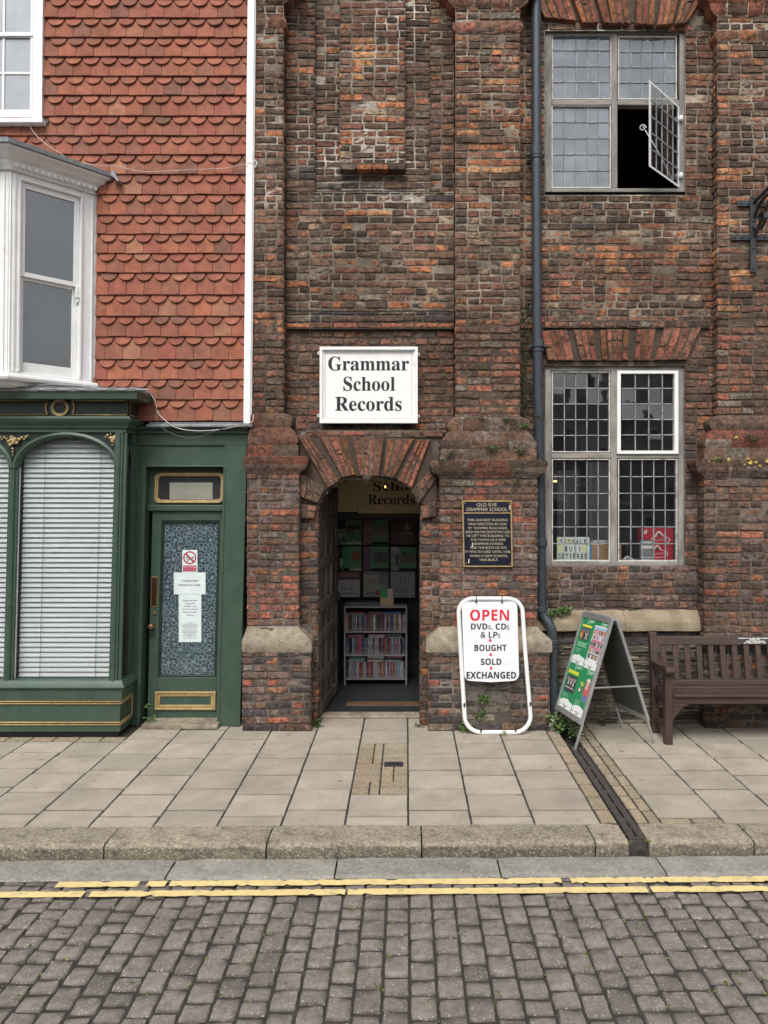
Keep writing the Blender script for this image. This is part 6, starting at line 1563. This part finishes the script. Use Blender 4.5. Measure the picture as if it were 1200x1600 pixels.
for w_, u0, st_, v0, v1 in (('DVDSALE', 108, 34.5, 233, 270), ('BUY', 152, 37, 292, 336), ('1', 268, 30, 292, 336), ('GET1FREE', 93, 32.3, 357, 400)):
    for k, ch in enumerate(w_): a = u0 + k * st_; w2 = 22 if ch != '1' else 8; text(m, sans(ch) if 0 else ch, C4(a + (0 if ch != '1' else 6), a + (0 if ch != '1' else 6) + w2, v0, v1), pl2, 0, (.015, .015, .02), .02)
m.build('lettering', M['print'], s); settle(s)
def carton(name, label, cat, box, col, y0=YW2, dp=.2, fn=None, bev=.003):
    m = MB(); m.pbox(*box, y0, y0 + dp, 0, col)
    if fn: fn(m)
    return tag(m.build(name, M['matt'], bevel=0), label, cat)
def card(m): quad(m, *C4(362, 522, 330, 331.5), flat(YW2 + .019), 0, (.2, .12, .06)); text(m, 'JR', C4(480, 508, 312, 326), flat(YW2 + .018), 0, (.15, .08, .05))
carton('cardboard_box', 'brown cardboard box standing behind the white light-box in the window', 'box', C4(382, 632, 278, 420), (.33, .2, .1), YW2 + .02, .2, card)
carton('magazine_file', 'blue folder edge between the light-box and the cardboard box', 'folder', C4(355, 382, 284, 420), (.08, .3, .5), YW2 + .03, .15)
m = MB()
for k in range(5): m.pbox(*C4(365 + 8 * k, 470 + 12 * k, 272 - 6.5 * k, 277.5 - 6.5 * k), YW2 + .03, YW2 + .17, 0, jitc((.5, .48, .44), .25))
tag(m.build('paper_stack', M['matt']), 'stack of loose papers on the cardboard box in the window', 'papers')
REDC = (.42, .008, .035)
def emblem(cu, cv, w_, h_, Y):
    def fn(m):
        pl = flat(Y - .0012); c = C4(cu, cu, cv, cv)
        n = 26; o = [(c[0] + w_ * math.cos(2 * math.pi * k / n), c[2] + h_ * math.sin(2 * math.pi * k / n)) for k in range(n)]
        for k in range(n):
            a, b_ = o[k], o[(k + 1) % n]; f_ = .88
            m.add([pl(*a), pl(*b_), pl(c[0] + (b_[0] - c[0]) * f_, c[2] + (b_[1] - c[2]) * f_), pl(c[0] + (a[0] - c[0]) * f_, c[2] + (a[1] - c[2]) * f_)], [(0, 1, 2, 3)], 0, (.7, .55, .56))
        pl2 = flat(Y - .002); u_ = w_ / 14.6
        tri = [(-7, -h_ + 1), (-3, -h_ - 6), (-1, -h_ - 7.4), (1, -h_ - 7.2), (4, -h_ - 4.5), (7.5, -h_ + 1)]
        m.add([pl2(c[0] - 2 * u_ + a * u_, c[2] + b_) for a, b_ in tri], [tuple(range(6))], 0, (.68, .52, .54)); m.add([pl(c[0] - 2 * u_ + a * u_ * .66, c[2] + b_ * .82 - .7) for a, b_ in tri], [tuple(range(6))], 0, REDC)
        m.add([flat(Y - .0028)(c[0] - 2 * u_ + a * u_ * .62, c[2] - h_ + .3 + (b_ + h_) * .62) for a, b_ in tri], [tuple(range(6))], 0, (.2, .03, .05))
        prev = None       # script-like flourish
        for k in range(30):
            t_ = k / 29; p = (c[0] - w_ * .72 + w_ * 1.45 * t_, c[2] + .6 - t_ * 1.4 + 1.5 * math.sin(t_ * 34))
            if prev: m.add([pl2(prev[0], prev[1] - .45), pl2(p[0], p[1] - .45), pl2(p[0], p[1] + .45), pl2(prev[0], prev[1] + .45)], [(0, 1, 2, 3)], 0, (.72, .6, .6))
            prev = p
    return fn
carton('red_box', 'lower red carton with a white oval emblem at the right of the window', 'box', C4(845, 1075, 277, 420), REDC, YW2 + .01, .2, emblem(950, 355, 15, 6.2, YW2 + .01))
def up(m): emblem(965, 238, 15.5, 6.5, YW2 + .012)(m); pl = flat(YW2 + .0108); m.add([pl(*[C4(a, a, b_, b_)[i] for i in (0, 2)]) for a, b_ in ((822, 192), (850, 182), (850, 148), (826, 160))], [(0, 1, 2, 3)], 0, (.6, .55, .55))
carton('red_box', 'upper red carton with a white oval emblem, stacked on the other red carton', 'box', C4(820, 1075, 140, 275.5), REDC, YW2 + .012, .19, up)
def gbox(m):
    for v0, v1, cc in ((248, 264, (.5, .5, .5)), (285, 312, (.62, .62, .62)), (318, 370, (.2, .2, .2)), (380, 405, (.6, .6, .6))): quad(m, *C4(800, 900, v0, v1), flat(YW2 - .0212), 0, cc)
    for k in range(5): quad(m, *C4(820 + 16 * k, 831 + 16 * k, 386, 400), flat(YW2 - .022), 0, (.05, .05, .05))
carton('picture_box', 'black and grey printed box in front of the red cartons', 'box', C4(790, 905, 240, 420), (.1, .1, .105), YW2 - .02, .025, gbox)
m = MB(); m.tube([P(975, 874, YW2), P(980, 870, YW2), P(986, 873, YW2), P(990, 876, YW2)], .012, 6, col=(.5, .5, .5)); tag(m.build('cloth_scrap', M['matt']), 'pale crumpled scrap lying on the window board near the mullion', 'scrap')
s = thing('wall_lamp', 'small lit brass lamp glowing behind the leaded window, left side', 'lamp', P(867, 757, .5))
m = MB(); m.ball(P(867.5, 752, .5), .013, 10, 8, (1.5, 1, .8)); m.build('bulb', M['bulb'], s, smooth=180); m = MB(); m.tube([P(867.5, 748, .5), P(867.5, 740, .5)], .012, 8); m.build('fitting', M['brass'], s); m = MB(); a = P(867.5, 740, .5); m.tube([a, (a[0], a[1], 3.88)], .004, 5); m.build('cord', M['black'], s); settle(s)
for px0, px1, py0, py1, yy_, c_, lb_ in ((870, 905, 735, 876, .9, (.06, .06, .065), 'tall dark grey shelf unit standing in the room behind the window'), (918, 952, 722, 850, .9, (.07, .07, .075), 'dark grey partition panel standing deep in the room behind the window')):
    m = MB(); m.pbox(px0, px1, py0, py1, yy_, yy_ + .05, 0, c_); m.pbox(px0 + 3, px0 + 6, py0, py1, yy_ - .02, yy_, 0, mul(c_, 1.8)); tag(m.build('screen', M['matt']), lb_, 'panel')

# ================================================================== WEEDS, MOSS, LICHEN
def leafs(m, c, n, r_, size, cols, up=.5, out=(0, -1, 0), flat_=1.):
    for k in range(n):
        a = U(0, 2 * math.pi); d_ = r_ * math.sqrt(rnd.random()); p = Vector(c) + Vector((math.cos(a) * d_, math.sin(a) * d_ * flat_, U(0, r_ * up)))
        ax = Vector((U(-1, 1), U(-1, .4), U(-.2, 1))).normalized(); sd = ax.cross(Vector((U(-1, 1), U(-1, 1), U(-1, 1)))).normalized(); s_ = size * U(.6, 1.3); nn = ax.cross(sd)
        cc = jitc(rnd.choice(cols), .25)
        m.add([p, p + ax * s_ * .5 + sd * s_ * .36 + nn * s_ * .1, p + ax * s_, p + ax * s_ * .5 - sd * s_ * .36 + nn * s_ * .1], [(0, 1, 2), (0, 2, 3)], 0, cc)
GL = [(.08, .155, .04), (.12, .2, .05), (.055, .11, .03), (.16, .23, .065)]
DLV = [(.05, .07, .025), (.08, .085, .035), (.11, .1, .045), (.035, .05, .02)]
def weed(label, px, py, Y, n, r_, size, cols=GL, up=1., stems=4, cat='weed', fl=0, name='weed', flat_=.5, z=None):
    c = list(P(px, py, Y));
    if z is not None: c = [X(px, Y), Y, z]
    s_ = thing(name, label, cat, tuple(c)); m = MB(); leafs(m, c, n, r_, size, cols, up, flat_=flat_); m.build('leaves', M['leaf'], s_)
    m = MB()
    for k in range(stems):
        e = Vector(c) + Vector((U(-r_, r_) * .8, U(-r_, r_) * flat_ * .8, U(.3, 1) * r_ * up)); m.tube([c, (Vector(c) + e) / 2 + Vector((0, 0, r_ * .15)), e], .0018, 4, col=(.07, .09, .03))
    m.build('stem', M['leaf'], s_)
    if fl:
        m = MB()
        for k in range(fl): p = Vector(c) + Vector((U(-r_, r_), -abs(U(0, r_)) * flat_, U(.2, .9) * r_ * up)); m.ball(p, .006, 6, 4, col=(.75, .74, .7))
        m.build('flower', M['leaf'], s_)
    settle(s_)
rnd.seed(91)
weed('bushy green weed with white flowers at the foot of the A-board and drainpipe', 880, 1140, -.15, 240, .14, .034, up=1.1, stems=10, fl=9, z=0.)
weed('small leafy weed behind the right front leg of the A-board', 900, 1150, -.3, 60, .07, .028, z=0, fl=3)
weed('thin grassy weed growing at the footing between the A-board legs', 940, 1138, .02, 40, .08, .03, up=.9, z=0, cols=DLV)
weed('trailing green weed at the left foot of the white OPEN sign', 728, 1140, -.17, 90, .085, .024, up=.9, z=0)
weed('small green plant growing from the broken stone inside the OPEN sign frame', 756, 1098, -.15, 90, .05, .026, up=1.2, flat_=.4)
weed('little weed low down behind the bottom bar of the OPEN sign', 752, 1122, -.16, 60, .045, .022, up=1.3, flat_=.4)
weed('tiny white-flowered weed in the paving joint in front of the OPEN sign', 786, 1152, -.26, 22, .03, .02, z=0, fl=5)
weed('green plant rooted on the stone sill course by the drainpipe', 882, 957, .05, 130, .07, .032, up=.6, flat_=.6)
weed('green plant trailing beside the bend of the drainpipe', 866, 964, .03, 90, .07, .028, up=.9, flat_=.5)
weed('grass tuft at the left corner of the arched doorway step', 494, 1133, -.02, 36, .04, .035, up=1.5, z=0)
weed('small weed in the corner of the green door step', 236, 1127, .0, 50, .06, .025, up=1.2, z=.02)
weed('tiny creeper climbing the left side of the green door frame', 232, 1108, .0, 26, .03, .022, up=1.6)
weed('low weed by the right end of the arched doorway step', 655, 1138, -.02, 24, .04, .022, up=.6, z=0, cols=DLV)
for px, py, n, r_, lb_, cols in ((752, 657, 60, .07, 'dry brown moss tuft hanging over the top moulding of the middle pier', DLV), (795, 660, 70, .06, 'dark moss on the right end of the top moulding of the middle pier', DLV), (818, 668, 60, .05, 'green tuft at the right corner of the top moulding', GL),
                                 (770, 706, 110, .065, 'bushy plant growing out of the middle of the pier base mouldings', DLV + GL), (704, 712, 60, .045, 'small dark plant on the left part of the pier base mouldings', DLV), (812, 708, 70, .05, 'brown moss patch on the right of the pier base mouldings', DLV), (690, 723, 60, .045, 'pale green moss on the left corner of the cornice slab', DLV + GL),
                                 (806, 757, 60, .05, 'thin creeper just below the cornice roll of the middle pier', DLV), (840, 655, 40, .04, 'sprig behind the drainpipe beside the top moulding', DLV)):
    weed(lb_, px, py, -.125 if py > 695 else -.085, n, r_, .019, cols, .8, 3, 'plant', 0, 'moss_tuft', .35)
for px, py, n, r_, lb_ in ((1176, 690, 120, .075, 'dry brown tuft on the base mouldings of the right-hand pilaster'), (1122, 722, 60, .04, 'small green plant on the cornice slab of the right-hand pilaster')):
    weed(lb_, px, py, -.09, n, r_, .02, DLV + ([GL[0]] if px < 1150 else [(.12, .08, .04)]), .9, 3, 'plant', 0, 'moss_tuft', .4)
m = MB()
for px, py, r_ in ((1150, 683, .022), (1174, 683, .012), (1119, 716, .025), (1138, 718, .022), (1168, 716, .03), (1172, 723, .035), (1181, 722, .028), (1187, 727, .02), (1163, 726, .016), (1200, 720, .03), (1108, 721, .015)):
    n = 12; c = P(px, py, -.098 if py > 705 else -.06)
    m.add([c] + [(c[0] + r_ * U(.3, 1.1) * math.cos(2 * math.pi * k / n), c[1] - .002 + U(-.002, .002), c[2] + r_ * U(.25, .8) * math.sin(2 * math.pi * k / n)) for k in range(n)], [(0, 1 + k, 1 + (k + 1) % n) for k in range(n)], 0, jitc((.42, .34, .06), .25))
tag(m.build('lichen', M['leaf']), 'bright yellow lichen rosettes on the cornice of the right-hand pilaster', 'lichen', kind='stuff')
m = MB()
for k in range(420):
    t_ = rnd.random(); px = U(813, 828); py = 478 + 175 * t_; p = P(px, py, .03); leafs(m, p, 1, .012, .024, [(.03, .05, .018), (.05, .075, .03), (.02, .032, .014)], 1)
tag(m.build('ivy', M['leaf']), 'dark ivy growing up the side of the middle pier behind the drainpipe', 'ivy')
m = MB()        # moss in the road joints
for k in range(260):
    c = (U(-2.6, 2.6), U(-4.3, -2.9), -.092) if k > 50 else (rnd.choice(kx[3:11]) + U(-.006, .006), U(-2.36, -2.12), U(-.05, .0)); rr = U(.006, .02)
    leafs(m, c, 9, rr, .012, [(.16, .2, .04), (.2, .23, .06), (.1, .13, .03)], .5, flat_=1.)
tag(m.build('road_moss', M['leaf']), 'bright moss growing in the joints between road setts and kerb stones', 'moss', kind='stuff')
m = MB()        # petals and crumbs of litter on the paving
for k in range(70):
    x_, y_ = U(-2.4, 3.6), U(-2.0, -.1) if rnd.random() < .7 else U(-4.2, -2.7); z_ = .004 if y_ > -2.1 else -.078; r_ = U(.003, .009)
    m.add([(x_ + r_ * math.cos(a + k), y_ + r_ * .7 * math.sin(a + k), z_ + U(0, .003)) for a in (0, 1.3, 2.6, 4.1)], [(0, 1, 2, 3)], 0, jitc(rnd.choice(((.6, .58, .52), (.6, .55, .5), (.25, .18, .1), (.3, .25, .15))), .2))
tag(m.build('litter', M['leaf']), 'fallen petals and crumbs scattered over the paving', 'litter', kind='stuff')

# ================================================================== HOUSES ACROSS THE STREET (behind the camera; they stand in the reflections)
rnd.seed(95)
ren = mat('render_wall', (.3, .27, .24), .9, .2, 2, .2, 20); slt = mat('slate_roof', (.08, .08, .09), .8, .3, 8, .3, 20)
for i, (xa, xb, hz, lab) in enumerate(((-9.5, -3.2, 3.6, 'low plain house opposite, mirrored at the left of the window glass'), (-3.2, 2.6, 3.35, 'house opposite with three chimneys, mirrored in the leaded window'), (2.6, 9.5, 3.55, 'taller house opposite, mirrored at the right of the leaded window'))):
    s = thing('terrace_house', lab, 'house', ((xa + xb) / 2, -11.5, 0)); s['group'] = 'houses across the street'
    m = MB(); m.box(xa + .01, xb - .01, -15, -11, -.12, hz); m.build('wall', ren, s)
    m = MB(); n4 = [(-10.8, hz - .05), (-13, hz + 1.3), (-15.2, hz - .05)]; m.add([(x_, y, z) for x_ in (xa, xb) for y, z in n4], [(0, 3, 4, 1), (1, 4, 5, 2), (0, 1, 2), (5, 4, 3), (0, 2, 5, 3)]); rf = m.build('roof', slt, s)
    for k in range(3):
        cx_ = xa + (xb - xa) * (k + .5) / 3; m = MB(); m.box(cx_ - .35, cx_ + .35, -13.3, -12.7, hz + .8, hz + 1.75)
        for q in range(3): m.tube([(cx_ - .22 + .22 * q, -13, hz + 1.75), (cx_ - .22 + .22 * q, -13, hz + 2.1)], .08, 8)
        m.build('chimney', ren, rf)
    for k in range(3):
        for z0 in (.9, 2.7):
            if z0 > hz - 1.2: continue
            cx_ = xa + (xb - xa) * (k + .5) / 3; m = MB(); m.box(cx_ - .45, cx_ + .45, -11.02, -10.97, z0, z0 + 1.2); w_ = m.build('window', M['white'], s); m = MB(); m.box(cx_ - .38, cx_ + .38, -10.968, -10.96, z0 + .07, z0 + 1.13); m.build('pane', M['black'], w_)
    settle(s)
